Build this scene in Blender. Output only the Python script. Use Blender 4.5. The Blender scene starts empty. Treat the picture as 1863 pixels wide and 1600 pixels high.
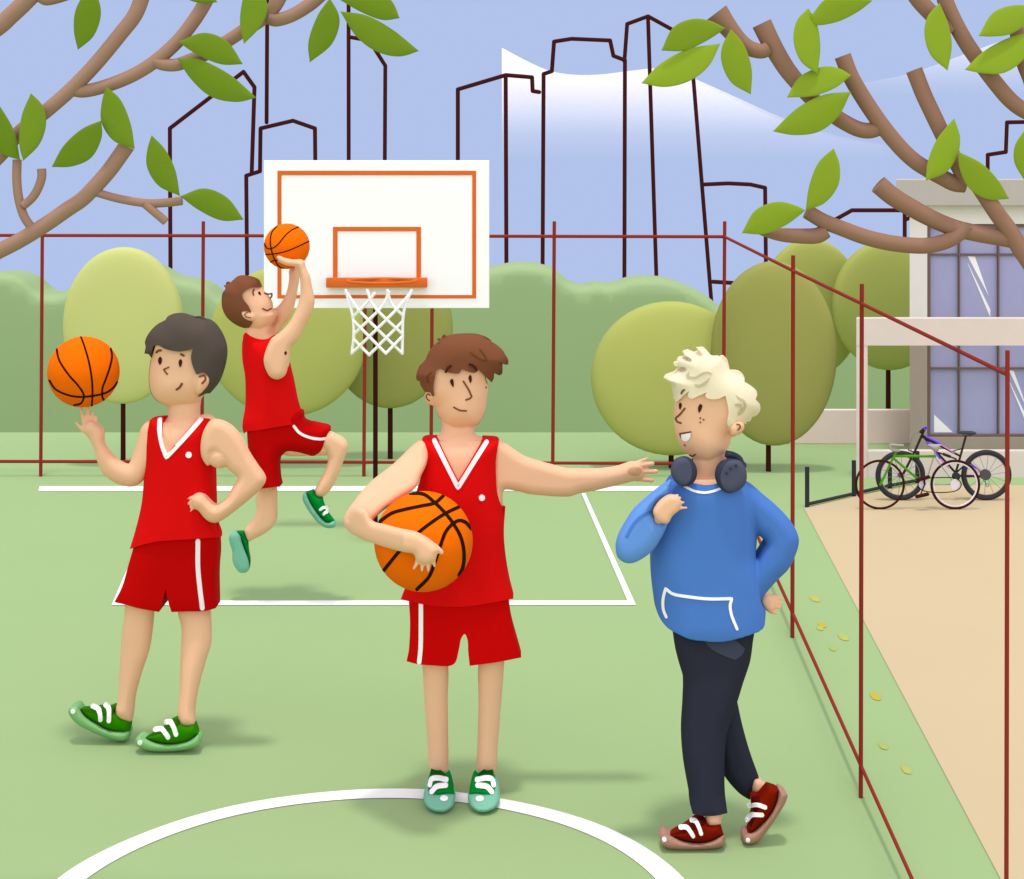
import bpy, math, random
import numpy as np
from mathutils import Vector
from mathutils.bvhtree import BVHTree
from mathutils.geometry import delaunay_2d_cdt
random.seed(7)
scene = bpy.context.scene
COL = scene.collection
F, CX, HY, EYE = 3000.0, 931.5, 300.0, 2.38      # focal length (px), principal column, horizon row, eye height (m)

# ------------------------------------------------------------ coordinates
def W(px, py, D):
    return Vector(((px-CX)/F*D, D, EYE-(py-HY)/F*D))
def gd(py): return EYE*F/(py-HY)                  # distance of a ground point seen at row py
def G(px, py, z=0.0):
    D = (EYE-z)*F/(py-HY)
    return Vector(((px-CX)/F*D, D, z))
CR = dict(P=(0,0,1), A1=(0,0,3.2), A2=(400,0,3.2), A4=(1150,0,4), A5=(1463,0,4), A6=(1250,300,4), A7=(1463,300,4), A8=(1463,650,4),
 B1=(60,550,4), B2=(180,740,4.4444), B3=(100,1080,4.7059), B4=(370,380,5.3333), B5=(380,580,5.3333), B6=(380,860,5.3333), B7=(460,280,3.6364),
 C1=(720,590,6.6667), C2=(600,760,4.4444), C3=(640,1060,3.6364), C4=(880,760,5.175), C5=(1190,620,6.9565), C6=(1100,810,4.2105), C7=(1160,1140,3.6364), C8=(1540,740,5.768))
def pts(c, s):
    x0, y0, k = CR[c]; out = []
    for tok in s.split():
        cor = tok.endswith('!'); x, y = tok.rstrip('!').split(',')
        out.append((x0+float(x)/k, y0+float(y)/k, cor))
    return out
def cr_open(P, step):
    P = [np.array(p[:], float) for p in P]
    if len(P) == 2:
        n = max(1, int(np.linalg.norm(P[1][:2]-P[0][:2])/step)); return [P[0]+(P[1]-P[0])*i/n for i in range(n+1)]
    Q = [2*P[0]-P[1]]+P+[2*P[-1]-P[-2]]; out = []
    for i in range(1, len(Q)-2):
        out += cr_seg(Q[i-1], Q[i], Q[i+1], Q[i+2], step)
    out.append(P[-1]); return out
def cr_seg(p0, p1, p2, p3, step):
    L = np.linalg.norm(p2[:2]-p1[:2]); n = max(1, int(math.ceil(L/step)))
    t0 = 0; t1 = t0+max(1e-4, np.linalg.norm(p1-p0)**.5); t2 = t1+max(1e-4, np.linalg.norm(p2-p1)**.5); t3 = t2+max(1e-4, np.linalg.norm(p3-p2)**.5)
    out = []
    for i in range(n):
        t = t1+(t2-t1)*i/n
        a1 = (t1-t)/(t1-t0)*p0+(t-t0)/(t1-t0)*p1; a2 = (t2-t)/(t2-t1)*p1+(t-t1)/(t2-t1)*p2; a3 = (t3-t)/(t3-t2)*p2+(t-t2)/(t3-t2)*p3
        b1 = (t2-t)/(t2-t0)*a1+(t-t0)/(t2-t0)*a2; b2 = (t3-t)/(t3-t1)*a2+(t-t1)/(t3-t1)*a3
        out.append((t2-t)/(t2-t1)*b1+(t-t1)/(t2-t1)*b2)
    return out
def closed(P, step=2.5):
    cs = [i for i, p in enumerate(P) if p[2]]
    X = [np.array(p[:2]) for p in P]; n = len(X); out = []
    if not cs:
        for i in range(n): out += cr_seg(X[i-1], X[i], X[(i+1) % n], X[(i+2) % n], step)
        return out
    for a, i in enumerate(cs):
        j = cs[(a+1) % len(cs)]; m = (j-i) % n or n
        out += cr_open([X[(i+k) % n] for k in range(m+1)], step)[:-1]
    return out
def line(P, step=2.5):                            # open curve with corners
    X = [np.array(p[:2]) for p in P]; cs = [0]+[i for i, p in enumerate(P) if p[2] and 0 < i < len(P)-1]+[len(P)-1]; out = []
    for a, b in zip(cs[:-1], cs[1:]): out += cr_open(X[a:b+1], step)[:-1]
    return out+[X[-1]]
def OUT(c, s, step=2.5): return np.array(closed(pts(c, s), step))
def ELL(cx, cy, rx, ry, n=40, rot=0):
    t = np.linspace(0, 2*math.pi, n, endpoint=False); x = rx*np.cos(t); y = ry*np.sin(t); c, s = math.cos(rot), math.sin(rot)
    return np.stack([cx+x*c-y*s, cy+x*s+y*c], 1)
def RECT(x0, y0, x1, y1): return np.array([(x0, y0), (x1, y0), (x1, y1), (x0, y1)], float)

def inside(p, poly):
    x, y = p[:, 0][:, None], p[:, 1][:, None]; a = poly; b = np.roll(poly, -1, 0)
    c = ((a[:, 1] > y) != (b[:, 1] > y)) & (x < (b[:, 0]-a[:, 0])*(y-a[:, 1])/(b[:, 1]-a[:, 1]+1e-12)+a[:, 0])
    return c.sum(1) % 2 == 1
def dist(p, poly):
    a = poly; d = np.roll(poly, -1, 0)-a; L = (d**2).sum(1)+1e-12; out = np.empty(len(p))
    for k in range(0, len(p), 2000):
        q = p[k:k+2000][:, None, :]-a[None]; t = np.clip((q*d).sum(2)/L, 0, 1)
        out[k:k+2000] = np.sqrt(((q-t[..., None]*d)**2).sum(2)).min(1)
    return out
def tri2d(poly, g):
    x0, y0 = poly.min(0); x1, y1 = poly.max(0)
    xs = np.arange(x0+g*.4, x1, g); ys = np.arange(y0+g*.4, y1, g*.87)
    P = np.array([(x+(g*.5 if j % 2 else 0), y) for j, y in enumerate(ys) for x in xs]).reshape(-1, 2)
    ring = []
    d = np.roll(poly, -1, 0)-np.roll(poly, 1, 0); n = np.stack([-d[:, 1], d[:, 0]], 1)/(np.linalg.norm(d, axis=1)[:, None]+1e-9)
    levels = [.12*g, .4*g, .8*g]
    keep = []
    if len(P):
        m = inside(P, poly); P = P[m]
        if len(P): P = P[dist(P, poly) > g*1.05]; keep.append(P)
    for r in levels:
        for s in (1, -1):
            q = poly+n*s*r; q = q[inside(q, poly)]
            if len(q):
                dd = dist(q, poly); keep.append(q[dd > r*.93])
    I = np.concatenate(keep) if keep else np.zeros((0, 2)); N = len(poly)
    allp = [Vector(p) for p in poly]+[Vector(p) for p in I]
    v, e, f, *_ = delaunay_2d_cdt(allp, [(i, (i+1) % N) for i in range(N)], [], 1, 1e-4)
    return np.array([tuple(p) for p in v]), [tuple(t) for t in f]
def clip(poly, y):                                # keep what lies above row y
    o = []
    for a, b in zip(poly, np.roll(poly, -1, 0)):
        if a[1] <= y: o.append(a)
        if (a[1] <= y) != (b[1] <= y): o.append(a+(b-a)*(y-a[1])/(b[1]-a[1]))
    return np.array(o)
def boundary(faces):
    cnt = {}
    for f in faces:
        for i in range(len(f)):
            a, b = f[i], f[(i+1) % len(f)]; k = (a, b)
            if (b, a) in cnt: del cnt[(b, a)]
            else: cnt[k] = 1
    return list(cnt)
def sheet(V2, T, Df, Db):
    """closed solid: front at depth Df (on the sight line), back straight behind at Db"""
    n = len(V2); fr = [W(p[0], p[1], d) for p, d in zip(V2, Df)]
    bk = []
    for p, a, b in zip(V2, Df, Db):
        m = W(p[0], p[1], a); bk.append(Vector((m.x, b, m.z)))
    ar = 0
    for t in T[:50]:
        a, b, c = (V2[i] for i in t[:3]); ar += (b[0]-a[0])*(c[1]-a[1])-(b[1]-a[1])*(c[0]-a[0])
    T = [t if ar > 0 else t[::-1] for t in T]     # screen y points down
    faces = [tuple(t[::-1]) for t in T]+[tuple(i+n for i in t) for t in T]
    for a, b in boundary(T): faces.append((a, b, b+n, a+n))
    return fr+bk, faces
def prof(d, R, p=2.2):
    u = 1-np.clip(d/R, 0, 1); return (1-u**p)**(1/p)
def dep(D, V2):
    return np.array([D(x, y) for x, y in V2]) if callable(D) else np.full(len(V2), float(D))
def puff(poly, D, t, R=None, g=5, form=None, off=0.0, back=True, front=True, p=2.2, tb=None):
    V2, T = tri2d(poly, g)
    dd = dist(V2, form if form is not None else poly)
    if form is not None: dd = np.where(inside(V2, form), dd, 0)
    if R is None: R = max(dd.max(), 1)*.98
    h = t*prof(dd, R, p); D0 = dep(D, V2); hb = h*((tb/t) if tb else 1)
    m = .0004
    return sheet(V2, T, D0-(h+off if front else -.02)-m, D0+(hb+off if back else -.02)+m)
def bvh(*geos):
    V, Fc = [], []
    for v, f in geos: k = len(V); V += v; Fc += [tuple(i+k for i in t) for t in f]
    return BVHTree.FromPolygons(V, Fc)
def hits(V2, B):
    o = Vector((0, 0, EYE)); D = np.full(len(V2), np.nan)
    for i, p in enumerate(V2):
        h = B.ray_cast(o, W(p[0], p[1], 1)-o)
        if h[0] is not None: D[i] = h[0].y
    ok = ~np.isnan(D)
    if not ok.any(): raise Exception('decal misses')
    idx = np.where(ok)[0]
    for i in np.where(~ok)[0]: D[i] = D[idx[np.argmin(((V2[idx]-V2[i])**2).sum(1))]]
    return D
def decal(poly, B, off=.003, th=.006, g=4):
    V2, T = tri2d(poly, g); D = hits(V2, B); return sheet(V2, T, D-off, D-off+th)
def strip2d(P, w, w2=None):
    P = np.array(P); n = len(P); d = np.gradient(P, axis=0); d /= np.linalg.norm(d, axis=1)[:, None]+1e-9
    s = np.concatenate([[0], np.cumsum(np.linalg.norm(np.diff(P, axis=0), axis=1))]); L = s[-1]
    r = np.interp(s, [0, L], [w/2, (w2 if w2 is not None else w)/2]); sec = []
    for a in (-1, -.92, -.7, -.38): sec.append((P[0]+d[0]*a*r[0], d[0], r[0]*math.sqrt(max(0.01, 1-a*a))))
    for i in range(n): sec.append((P[i], d[i], r[i]))
    for a in (.38, .7, .92, 1): sec.append((P[-1]+d[-1]*a*r[-1], d[-1], r[-1]*math.sqrt(max(0.01, 1-a*a))))
    V2 = []; 
    for c, t, q in sec:
        nn = np.array([-t[1], t[0]])
        for k in (-1, -.6, 0, .6, 1): V2.append(c+nn*q*k)
    T = []
    for i in range(len(sec)-1):
        for k in range(4): a = i*5+k; T.append((a, a+1, a+6, a+5))
    return np.array(V2), T
def stroke(c, s, w, B, off=.003, th=.006, w2=None, step=2.0):
    k = CR[c][2]; V2, T = strip2d(line(pts(c, s), step), w/k, (w2/k if w2 else None)); D = hits(V2, B)
    return sheet(V2, T, D-off, D-off+th)
def dot(c, x, y, r, B, off=.003, th=.006, ry=None, rot=0):
    x0, y0, k = CR[c]; return decal(ELL(x0+x/k, y0+y/k, r/k, (ry or r)/k, 28, rot), B, off, th, g=max(1.5, r/k/3))
def join(*geos):
    V, Fc = [], []
    for v, f in geos: k = len(V); V += list(v); Fc += [tuple(i+k for i in t) for t in f]
    return V, Fc
def tube(P, R, n=12, smooth=0, cap=True):
    """round tube through 3-D points; rounded ends"""
    P = [np.array(p, float) for p in P]; R = list(R) if hasattr(R, '__len__') else [R]*len(P)
    if smooth:
        Q = [np.append(p, r) for p, r in zip(P, R)]
        o = [];  E = [2*Q[0]-Q[1]]+Q+[2*Q[-1]-Q[-2]]
        for i in range(1, len(E)-2):
            for k in range(smooth):
                t = k/smooth; p0, p1, p2, p3 = E[i-1:i+3]
                o.append(.5*((2*p1)+(-p0+p2)*t+(2*p0-5*p1+4*p2-p3)*t*t+(-p0+3*p1-3*p2+p3)*t**3))
        o.append(Q[-1]); P = [q[:3] for q in o]; R = [q[3] for q in o]
    N = len(P); T = []
    for i in range(N):
        d = P[min(i+1, N-1)]-P[max(i-1, 0)]; T.append(d/(np.linalg.norm(d)+1e-12))
    u = np.cross(T[0], (0, 1, 0)); 
    if np.linalg.norm(u) < .1: u = np.cross(T[0], (1, 0, 0))
    u /= np.linalg.norm(u); rings = []
    def ring(c, t, r):
        nonlocal u
        u = u-t*np.dot(u, t); u /= np.linalg.norm(u); v = np.cross(t, u)
        rings.append([c+r*(math.cos(a)*u+math.sin(a)*v) for a in np.linspace(0, 2*math.pi, n, endpoint=False)])
    if cap:
        for a in (.97, .8, .45): ring(P[0]-T[0]*R[0]*a, T[0], R[0]*math.sqrt(1-a*a))
    for i in range(N): ring(P[i], T[i], R[i])
    if cap:
        for a in (.45, .8, .97): ring(P[-1]+T[-1]*R[-1]*a, T[-1], R[-1]*math.sqrt(1-a*a))
    V = [Vector(p) for r in rings for p in r]; Fc = []
    for i in range(len(rings)-1):
        for k in range(n): a = i*n+k; b = i*n+(k+1) % n; Fc.append((a, b, b+n, a+n))
    Fc.append(tuple(range(n))[::-1]); Fc.append(tuple(range(len(V)-n, len(V)))); return V, Fc
def bars(pl, r, n=8):
    return tube(pl, r, n)
def box(x0, x1, y0, y1, z0, z1, bev=0.0):
    if not bev:
        V = [Vector(p) for p in ((x0,y0,z0),(x1,y0,z0),(x1,y1,z0),(x0,y1,z0),(x0,y0,z1),(x1,y0,z1),(x1,y1,z1),(x0,y1,z1))]
        return V, [(0,3,2,1),(4,5,6,7),(0,1,5,4),(1,2,6,5),(2,3,7,6),(3,0,4,7)]
    import bmesh
    bm = bmesh.new(); V, Fc = box(x0, x1, y0, y1, z0, z1); vs = [bm.verts.new(v) for v in V]
    for f in Fc: bm.faces.new([vs[i] for i in f])
    bmesh.ops.bevel(bm, geom=bm.edges[:], offset=bev, segments=2, affect='EDGES', profile=.5)
    bm.verts.index_update(); g = ([v.co.copy() for v in bm.verts], [tuple(v.index for v in f.verts) for f in bm.faces]); bm.free(); return g
def pbox(x0, y0, x1, y1, D, d, bev=0.004):        # box whose front face fills a screen rectangle at distance D
    a = W(x0, y0, D); b = W(x1, y1, D); return box(a.x, b.x, D, D+d, b.z, a.z, bev)
def rbox(x0, y0, x1, y1, D, d, ztop=None, zbot=None):   # block whose flank runs back at a slant, like the building in plan
    a = W(x0, y0, D); b = W(x1, y1, D); V, Fc = box(a.x, b.x, D, D+d, b.z if zbot is None else zbot, a.z)
    return [Vector((v.x*(D+d)/D+.004 if v.y > D+d/2 else v.x, v.y, v.z)) for v in V], Fc
def sphere(c, r, n=48):
    V = []; Fc = []; m = n//2
    for i in range(m+1):
        th = math.pi*i/m
        for j in range(n):
            ph = 2*math.pi*j/n; V.append(Vector((c[0]+r*math.sin(th)*math.cos(ph), c[1]+r*math.sin(th)*math.sin(ph), c[2]+r*math.cos(th))))
    for i in range(m):
        for j in range(n):
            a = i*n+j; b = i*n+(j+1) % n
            if i == 0: Fc.append((j, a+n, b+n)) if False else Fc.append((a, a+n, b+n))
            elif i == m-1: Fc.append((a, a+n, b))
            else: Fc.append((a, a+n, b+n, b))
    return V, Fc
def ring3(c, r, tr, n=64, m=10, sx=1, axis='y'):
    V = []; Fc = []
    for i in range(n):
        a = 2*math.pi*i/n
        for j in range(m):
            b = 2*math.pi*j/m; q = r+tr*math.cos(b); h = tr*math.sin(b)*sx
            V.append(Vector((c[0]+q*math.cos(a), c[1]+h, c[2]+q*math.sin(a))) if axis == 'y' else Vector((c[0]+q*math.cos(a), c[1]+q*math.sin(a), c[2]+h)))
    for i in range(n):
        for j in range(m): Fc.append((i*m+j, i*m+(j+1) % m, ((i+1) % n)*m+(j+1) % m, ((i+1) % n)*m+j))
    return V, Fc
def disc(c, r, d, n=40):
    V = [Vector((c[0]+r*math.cos(2*math.pi*i/n), y, c[2]+r*math.sin(2*math.pi*i/n))) for y in (c[1], c[1]+d) for i in range(n)]
    return V, [tuple(range(n)), tuple(range(n, 2*n))[::-1]]+[(i, i+n, (i+1) % n+n, (i+1) % n) for i in range(n)]

# ------------------------------------------------------------ objects
def lin(c): c /= 255; return c/12.92 if c <= .04045 else ((c+.055)/1.055)**2.4
MATS = {}
KF, KG, KT = (1.02, 1.02, 1.02), (1.47, 1.43, 1.47), (1.08, 1.08, 1.03)
def mat(name, rgb, k=None, rough=.85, var=.02, scale=6.0):
    if name in MATS: return MATS[name]
    k = k or KF; m = bpy.data.materials.new(name); m.use_nodes = True; nt = m.node_tree; b = nt.nodes['Principled BSDF']
    base = [min(.93, lin(c)/kk) for c, kk in zip(rgb, k)]
    tc = nt.nodes.new('ShaderNodeTexCoord'); nz = nt.nodes.new('ShaderNodeTexNoise'); nz.inputs['Scale'].default_value = scale; nz.inputs['Detail'].default_value = 4
    rp = nt.nodes.new('ShaderNodeValToRGB'); rp.color_ramp.elements[0].position = .3; rp.color_ramp.elements[1].position = .7
    rp.color_ramp.elements[0].color = [c*(1-var) for c in base]+[1]; rp.color_ramp.elements[1].color = [min(.95, c*(1+var)) for c in base]+[1]
    nt.links.new(tc.outputs['Object'], nz.inputs['Vector']); nt.links.new(nz.outputs['Fac'], rp.inputs['Fac']); nt.links.new(rp.outputs['Color'], b.inputs['Base Color'])
    b.inputs['Roughness'].default_value = rough; b.inputs['Specular IOR Level'].default_value = .04
    MATS[name] = m; return m
def rootloc(o):
    while o.parent: o = o.parent
    return o.location.copy()
def add(name, geo, m, parent=None, smooth=True, label=None, cat=None, group=None, kind=None, loc=None):
    V, Fc = geo
    if parent is not None: L = rootloc(parent)
    else:
        A = np.array([tuple(v) for v in V]); L = Vector(loc) if loc else Vector(((A[:, 0].min()+A[:, 0].max())/2, (A[:, 1].min()+A[:, 1].max())/2, A[:, 2].min()))
    me = bpy.data.meshes.new(name); me.from_pydata([tuple(Vector(v)-L) for v in V], [], Fc); me.update()
    import bmesh
    bm = bmesh.new(); bm.from_mesh(me); bmesh.ops.recalc_face_normals(bm, faces=bm.faces[:]); bm.to_mesh(me); bm.free()
    if smooth:
        me.polygons.foreach_set('use_smooth', [True]*len(me.polygons))
        try: me.set_sharp_from_angle(angle=math.radians(50))
        except Exception: pass
    me.materials.append(m); o = bpy.data.objects.new(name, me); COL.objects.link(o)
    if parent is not None: o.parent = parent
    else: o.location = L
    for k, v in (('label', label), ('category', cat), ('group', group), ('kind', kind)):
        if v: o[k] = v
    return o
def thing(name, label, cat, loc, group=None):
    o = bpy.data.objects.new(name, None); COL.objects.link(o); o.location = loc; o.empty_display_size = .1
    o['label'] = label; o['category'] = cat
    if group: o['group'] = group
    bpy.context.view_layer.update(); return o
def weld(geo, voxel=.0045, smooth=3):
    """one continuous surface out of overlapping solids"""
    V, Fc = geo; me = bpy.data.meshes.new('tmp'); me.from_pydata([tuple(v) for v in V], [], Fc); me.update()
    import bmesh
    bm = bmesh.new(); bm.from_mesh(me); bmesh.ops.recalc_face_normals(bm, faces=bm.faces[:]); bm.to_mesh(me); bm.free()
    o = bpy.data.objects.new('tmp', me); COL.objects.link(o)
    md = o.modifiers.new('r', 'REMESH'); md.mode = 'VOXEL'; md.voxel_size = voxel; md.adaptivity = 0
    if smooth: s = o.modifiers.new('s', 'SMOOTH'); s.iterations = smooth; s.factor = .5
    dg = bpy.context.evaluated_depsgraph_get(); ev = o.evaluated_get(dg); m2 = ev.to_mesh()
    g = ([v.co.copy() for v in m2.vertices], [tuple(p.vertices) for p in m2.polygons]); ev.to_mesh_clear()
    bpy.data.objects.remove(o); bpy.data.meshes.remove(me); return g

# ------------------------------------------------------------ palette
SKIN = mat('skin', (237, 187, 151), rough=.8)
RED = mat('jersey_red_cloth', (216, 14, 14)); DRED = mat('shorts_dark_red_cloth', (184, 4, 4)); DRED2 = mat('shorts_red_cloth', (200, 5, 5))
WHITE = mat('white_trim', (255, 255, 255)); PINKW = mat('pale_stripe', (253, 236, 240))
BLACKH = mat('dark_grey_hair', (84, 74, 67)); BROWNH = mat('brown_hair', (122, 74, 50)); BLOND = mat('blond_hair', (233, 221, 190)); BLOND2 = mat('blond_hair_dark_lock', (195, 184, 150))
BROWN2 = mat('hair_lock_brown', (104, 60, 36)); INK = mat('eye_dark_brown', (72, 34, 30)); LINE = mat('feature_brown', (125, 76, 50)); BROW = mat('eyebrow_dark', (66, 34, 26)); PALM = mat('palm_pad_skin', (207, 160, 118))
GRN = mat('shoe_green_canvas', (44, 125, 0)); GRNS = mat('shoe_green_sole', (130, 183, 120)); GRND = mat('shoe_dark_green_tongue', (36, 92, 0))
GR2 = mat('shoe_emerald_canvas', (0, 127, 46)); GR2S = mat('shoe_teal_sole', (120, 182, 156)); GR2D = mat('shoe_emerald_tongue', (0, 88, 24))
MAR = mat('shoe_maroon_canvas', (116, 20, 0)); MARS = mat('shoe_rose_sole', (170, 128, 110)); MARD = mat('shoe_maroon_tongue', (78, 4, 0))
ORANGE = mat('ball_orange_rubber', (240, 108, 4)); SEAM = mat('ball_black_seam', (40, 18, 6))
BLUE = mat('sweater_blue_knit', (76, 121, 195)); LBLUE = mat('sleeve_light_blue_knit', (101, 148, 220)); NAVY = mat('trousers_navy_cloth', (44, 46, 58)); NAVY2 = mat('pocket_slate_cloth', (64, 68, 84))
HPR = mat('headphone_dark_rim', (56, 61, 79)); HPF = mat('headphone_slate_face', (78, 80, 100))
FENCE = mat('fence_red_paint', (140, 48, 38)); DARKM = mat('dark_maroon_paint', (58, 20, 18)); BARK1 = mat('bark_left', (168, 132, 112), (1.15,)*3); BARK2 = mat('bark_right', (153, 116, 96), (1.1,)*3)
LEAF1 = mat('leaf_dark_green', (114, 143, 36), (1.12, 1.15, 1.1)); LEAF2 = mat('leaf_yellow_green', (145, 172, 46), (1.25, 1.27, 1.2))
BOARD = mat('backboard_white_paint', (255, 255, 255), var=0.004); BORD = mat('backboard_orange_paint', (216, 107, 44))

# ------------------------------------------------------------ ground, markings, path
def flat(poly, z, th=.0):                          # polygon on the ground, from ground points
    V = [Vector((p[0], p[1], z)) for p in poly]; return V, [tuple(range(len(V)))]
GRASS = mat('court_turf', (178, 205, 146), KG, var=.012, scale=1.2); LINEW = mat('court_line_paint', (255, 255, 255), (1.15, 1.14, 1.14))
PATHM = mat('sand_path', (230, 206, 168), KG, var=.012, scale=1.0)
HILLM = mat('hill_shrubs', (149, 173, 123), (1.0, 1.03, .98), var=.02, scale=.4)
E0 = gd(787)
gx = [-40, -12, -6, -3, 0, 3, 6, 12, 40]; gy = [-30, -8, 0, 4, 8, 12, E0]; V = []; Fc = []
for y in gy+[E0+.15, 22, 34]:
    z = 0 if y <= E0 else (-.08 if y < 16 else (-2.2 if y < 30 else -6.5))
    for x in gx: V.append(Vector((x, y, z)))
for j in range(len(gy)+2):
    for i in range(len(gx)-1): a = j*len(gx)+i; Fc.append((a, a+1, a+1+len(gx), a+len(gx)))
add('ground', (V, Fc), GRASS, smooth=False, kind='structure', loc=(0, 0, 0))
pp = [G(1463, 926), G(1545, 905), G(1612, 893), G(1668, 884)]; e = G(1668, 884)
poly = [(p.x, p.y) for p in pp]+[(8, e.y), (8, 2.2)]
a = G(1463, 926); b = G(1820, 1600); s = (2.2-a.y)/(b.y-a.y); poly += [(a.x+(b.x-a.x)*s, 2.2)]
add('path', flat(poly, .003), PATHM, smooth=False, kind='structure')
def gpoly(ps, z=.008): return flat([(G(x, y).x, G(x, y).y) for x, y in ps], z)
cl = join(gpoly([(72, 885.5), (1222, 885.5), (1225, 894), (70, 894)], .003), gpoly([(205, 1102), (1157, 1102), (1149, 1094), (209, 1094)], .0034),
          gpoly([(203, 1102), (213, 1102), (301, 894), (293, 894)], .0038), gpoly([(1145, 1102), (1157, 1102), (1065, 899), (1058, 899)], .0042))
C0 = (-.468, 5.2); RO, RI = 1.078, .988; n = 120; V = []; Fc = []
for i in range(n):
    t = 2*math.pi*i/n; w = .004*math.sin(5*t)+.003*math.sin(9*t+1)
    for r in (RO+w, RI+w*.5): V.append(Vector((C0[0]+r*math.cos(t), C0[1]+r*math.sin(t), .003)))
for i in range(n): a = 2*i; b = 2*((i+1) % n); Fc.append((a, b, b+1, a+1))
add('court_lines', join(cl, (V, Fc)), LINEW, smooth=False, kind='structure')

# hills
s = "-900,800! -900,560 -700,500 -500,520 -300,480 -120,520 -40,500 15,496 45,507 75,532 105,534 135,522 200,500 260,480 320,505 350,511 375,520 410,545 480,540 560,500 640,480 720,500 800,520 850,505 885,490 925,481 950,479 985,483 1010,492 1035,512 1060,520 1085,515 1110,518 1150,507 1190,505 1225,510 1260,524 1290,542 1315,562 1400,590 1500,570 1600,590 1700,560 1850,540 2000,560 2200,520 2450,560 2700,800! 2700,1000! -900,1000!"
hp = OUT('P', s, 8)
add('hills', puff(hp, 31, .7, R=26, g=20, p=3.2), HILLM, kind='structure')

# flowers
for i, (x, y, r, c) in enumerate([(1483, 1090, 9, 0), (1496, 1138, 7, 1), (1492, 1144, 6, 0), (1535, 1160, 9, 0), (1515, 1181, 6, 2), (1593, 1268, 9, 1), (1607, 1358, 8, 2), (1649, 1402, 8, 0)]):
    m = [mat('flower_yellow', (204, 206, 112), KG), mat('flower_golden', (214, 196, 84), KG), mat('flower_pale', (190, 203, 118), KG)][c]
    p = G(x, y); R = r/F*p.y; V = [p+Vector((0, 0, .005))]; Fc = []; n = 20
    for k in range(n):
        a = 2*math.pi*k/n; q = R*(1+.04*math.cos(5*a)); V.append(p+Vector((q*math.cos(a), q*2.6*math.sin(a), .0025)))
    for k in range(n): a = 2*math.pi*k/n; V.append(p+Vector((R*.25*math.cos(a), R*.4*math.sin(a), 0)))
    for k in range(n): Fc += [(0, 1+k, 1+(k+1) % n), (1+k, 1+n+k, 1+n+(k+1) % n, 1+(k+1) % n)]
    Fc.append(tuple(range(1+n, 1+2*n)))
    lab = ['yellow flower nearest the far end of the fence, highest of the row', 'golden flower close beside a paler one at the fence foot', 'small yellow flower touching a golden one at the fence foot', 'yellow flower closest to the sandy path edge in the upper cluster',
           'small pale flower just below the upper cluster by the fence', 'golden flower alone halfway down the verge beside the sandy path', 'pale flower low in the grass verge, above the last one', 'yellow flower lowest of the row beside the sandy path'][i]
    add('wild_flower', (V, Fc), m, label=lab, cat='flower', group='flowers in the grass verge between fence and path')

# ------------------------------------------------------------ fence
fence = thing('metal_fence', 'thin dark red metal fence of posts and two rails around the court', 'fence', W(1318, 867, gd(867)))
DB = gd(867); rb = .0125
add('rail', tube([W(-420, 428, DB), W(600, 429.5, DB), W(1318, 431, DB)], .0125, 8), FENCE, fence)
add('rail', tube([W(-420, 839, DB), W(600, 841, DB), W(1318, 844, DB)], .0125, 8), FENCE, fence)
for x0, y0 in ((-220, 403), (76, 425), (369, 403), (664, 403), (786, 403), (1007.5, 403), (1317.5, 403)):
    add('post', tube([W(x0+1, y0, DB), G(x0-2, 867)], .0135, 8, cap=False), FENCE, fence)
side = [(1318, 431, 844, DB), (1443, 493, 1118, 8.3), (1568, 553, 1397, 6.2), (1833, 682, 1984, 4.15)]
for k in (1, 2): add('rail', tube([W(s[0], s[k], s[3]) for s in side], [.0115, .0092, .0074, .0058], 8), FENCE, fence)
for x, y0, D in ((1443, 465, 8.3), (1568, 517, 6.2), (1833, 638, 4.15)):
    p = W(x, y0, D); add('post', tube([(p.x, D, p.z), (p.x-.004, D, 0)], {8.3: .0105, 6.2: .0082, 4.15: .0058}[D], 8, cap=False), FENCE, fence)

# ------------------------------------------------------------ round trees
def round_tree(cx, cy, rx, ry, rgb, tx, ybase, D, lab, tl=None, mn=''):
    base = Vector((W(tx, 0, D).x, D, max(0, 0)))
    t = thing('round_tree', lab, 'tree', base, 'round trees behind the fence'); m = mat('crown_'+mn, rgb, KT, var=.015, scale=2)
    h = [None]; S = D/F; c = W(cx, cy, D); V, Fc = sphere((0, 0, 0), 1, 56); dpt = min(rx, ry)*S*.3
    V2 = []
    for v in V:                                   # slightly squared front so that it reads as a clipped, full crown
        y = math.copysign(abs(v.y)**.45, v.y); V2.append(Vector((c.x+v.x*rx*S, c.y+y*dpt, c.z+v.z*ry*S)))
    add('crown', (V2, Fc), m, t)
    zb = W(tx, ybase, D).z
    pz = W(tx, cy, D); add('trunk', tube([(pz.x, D, pz.z), (pz.x, D, zb)], [.5*.9*rx/110*9*S, .5*9.5*S], 10, cap=False), mat('trunk_dark', (62, 22, 17)), t)
round_tree(225, 592, 108, 142, (199, 204, 125), 224, gd and 300+EYE*F/13.0, 13.0, 'pale lime round tree rising behind the spinning ball on the left', mn='pale_lime')
round_tree(523, 620, 143, 137, (177, 183, 97), 488, 300+EYE*F/13.0, 13.0, 'wide yellow green round tree behind the jumping player', mn='yellow_green')
round_tree(710, 600, 114, 142, (155, 158, 84), 710, 300+EYE*F/13.35, 13.35, 'dark olive round tree behind the basketball net', mn='dark_olive')
round_tree(1221, 688, 146, 139, (177, 182, 95), 1221, 300+EYE*F/12.95, 12.95, 'wide yellow green round tree behind the blond head', mn='yellow_green')
round_tree(1407, 643, 114, 167, (151, 153, 81), 1398, 300+EYE*F/12.8, 12.8, 'tall dark olive round tree at the fence corner', mn='dark_olive_tall')
round_tree(1475, 560, 92, 125, (166, 172, 88), 1475, 790, 16.6, 'olive round tree between the dark corner tree and the building', mn='olive')
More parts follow.
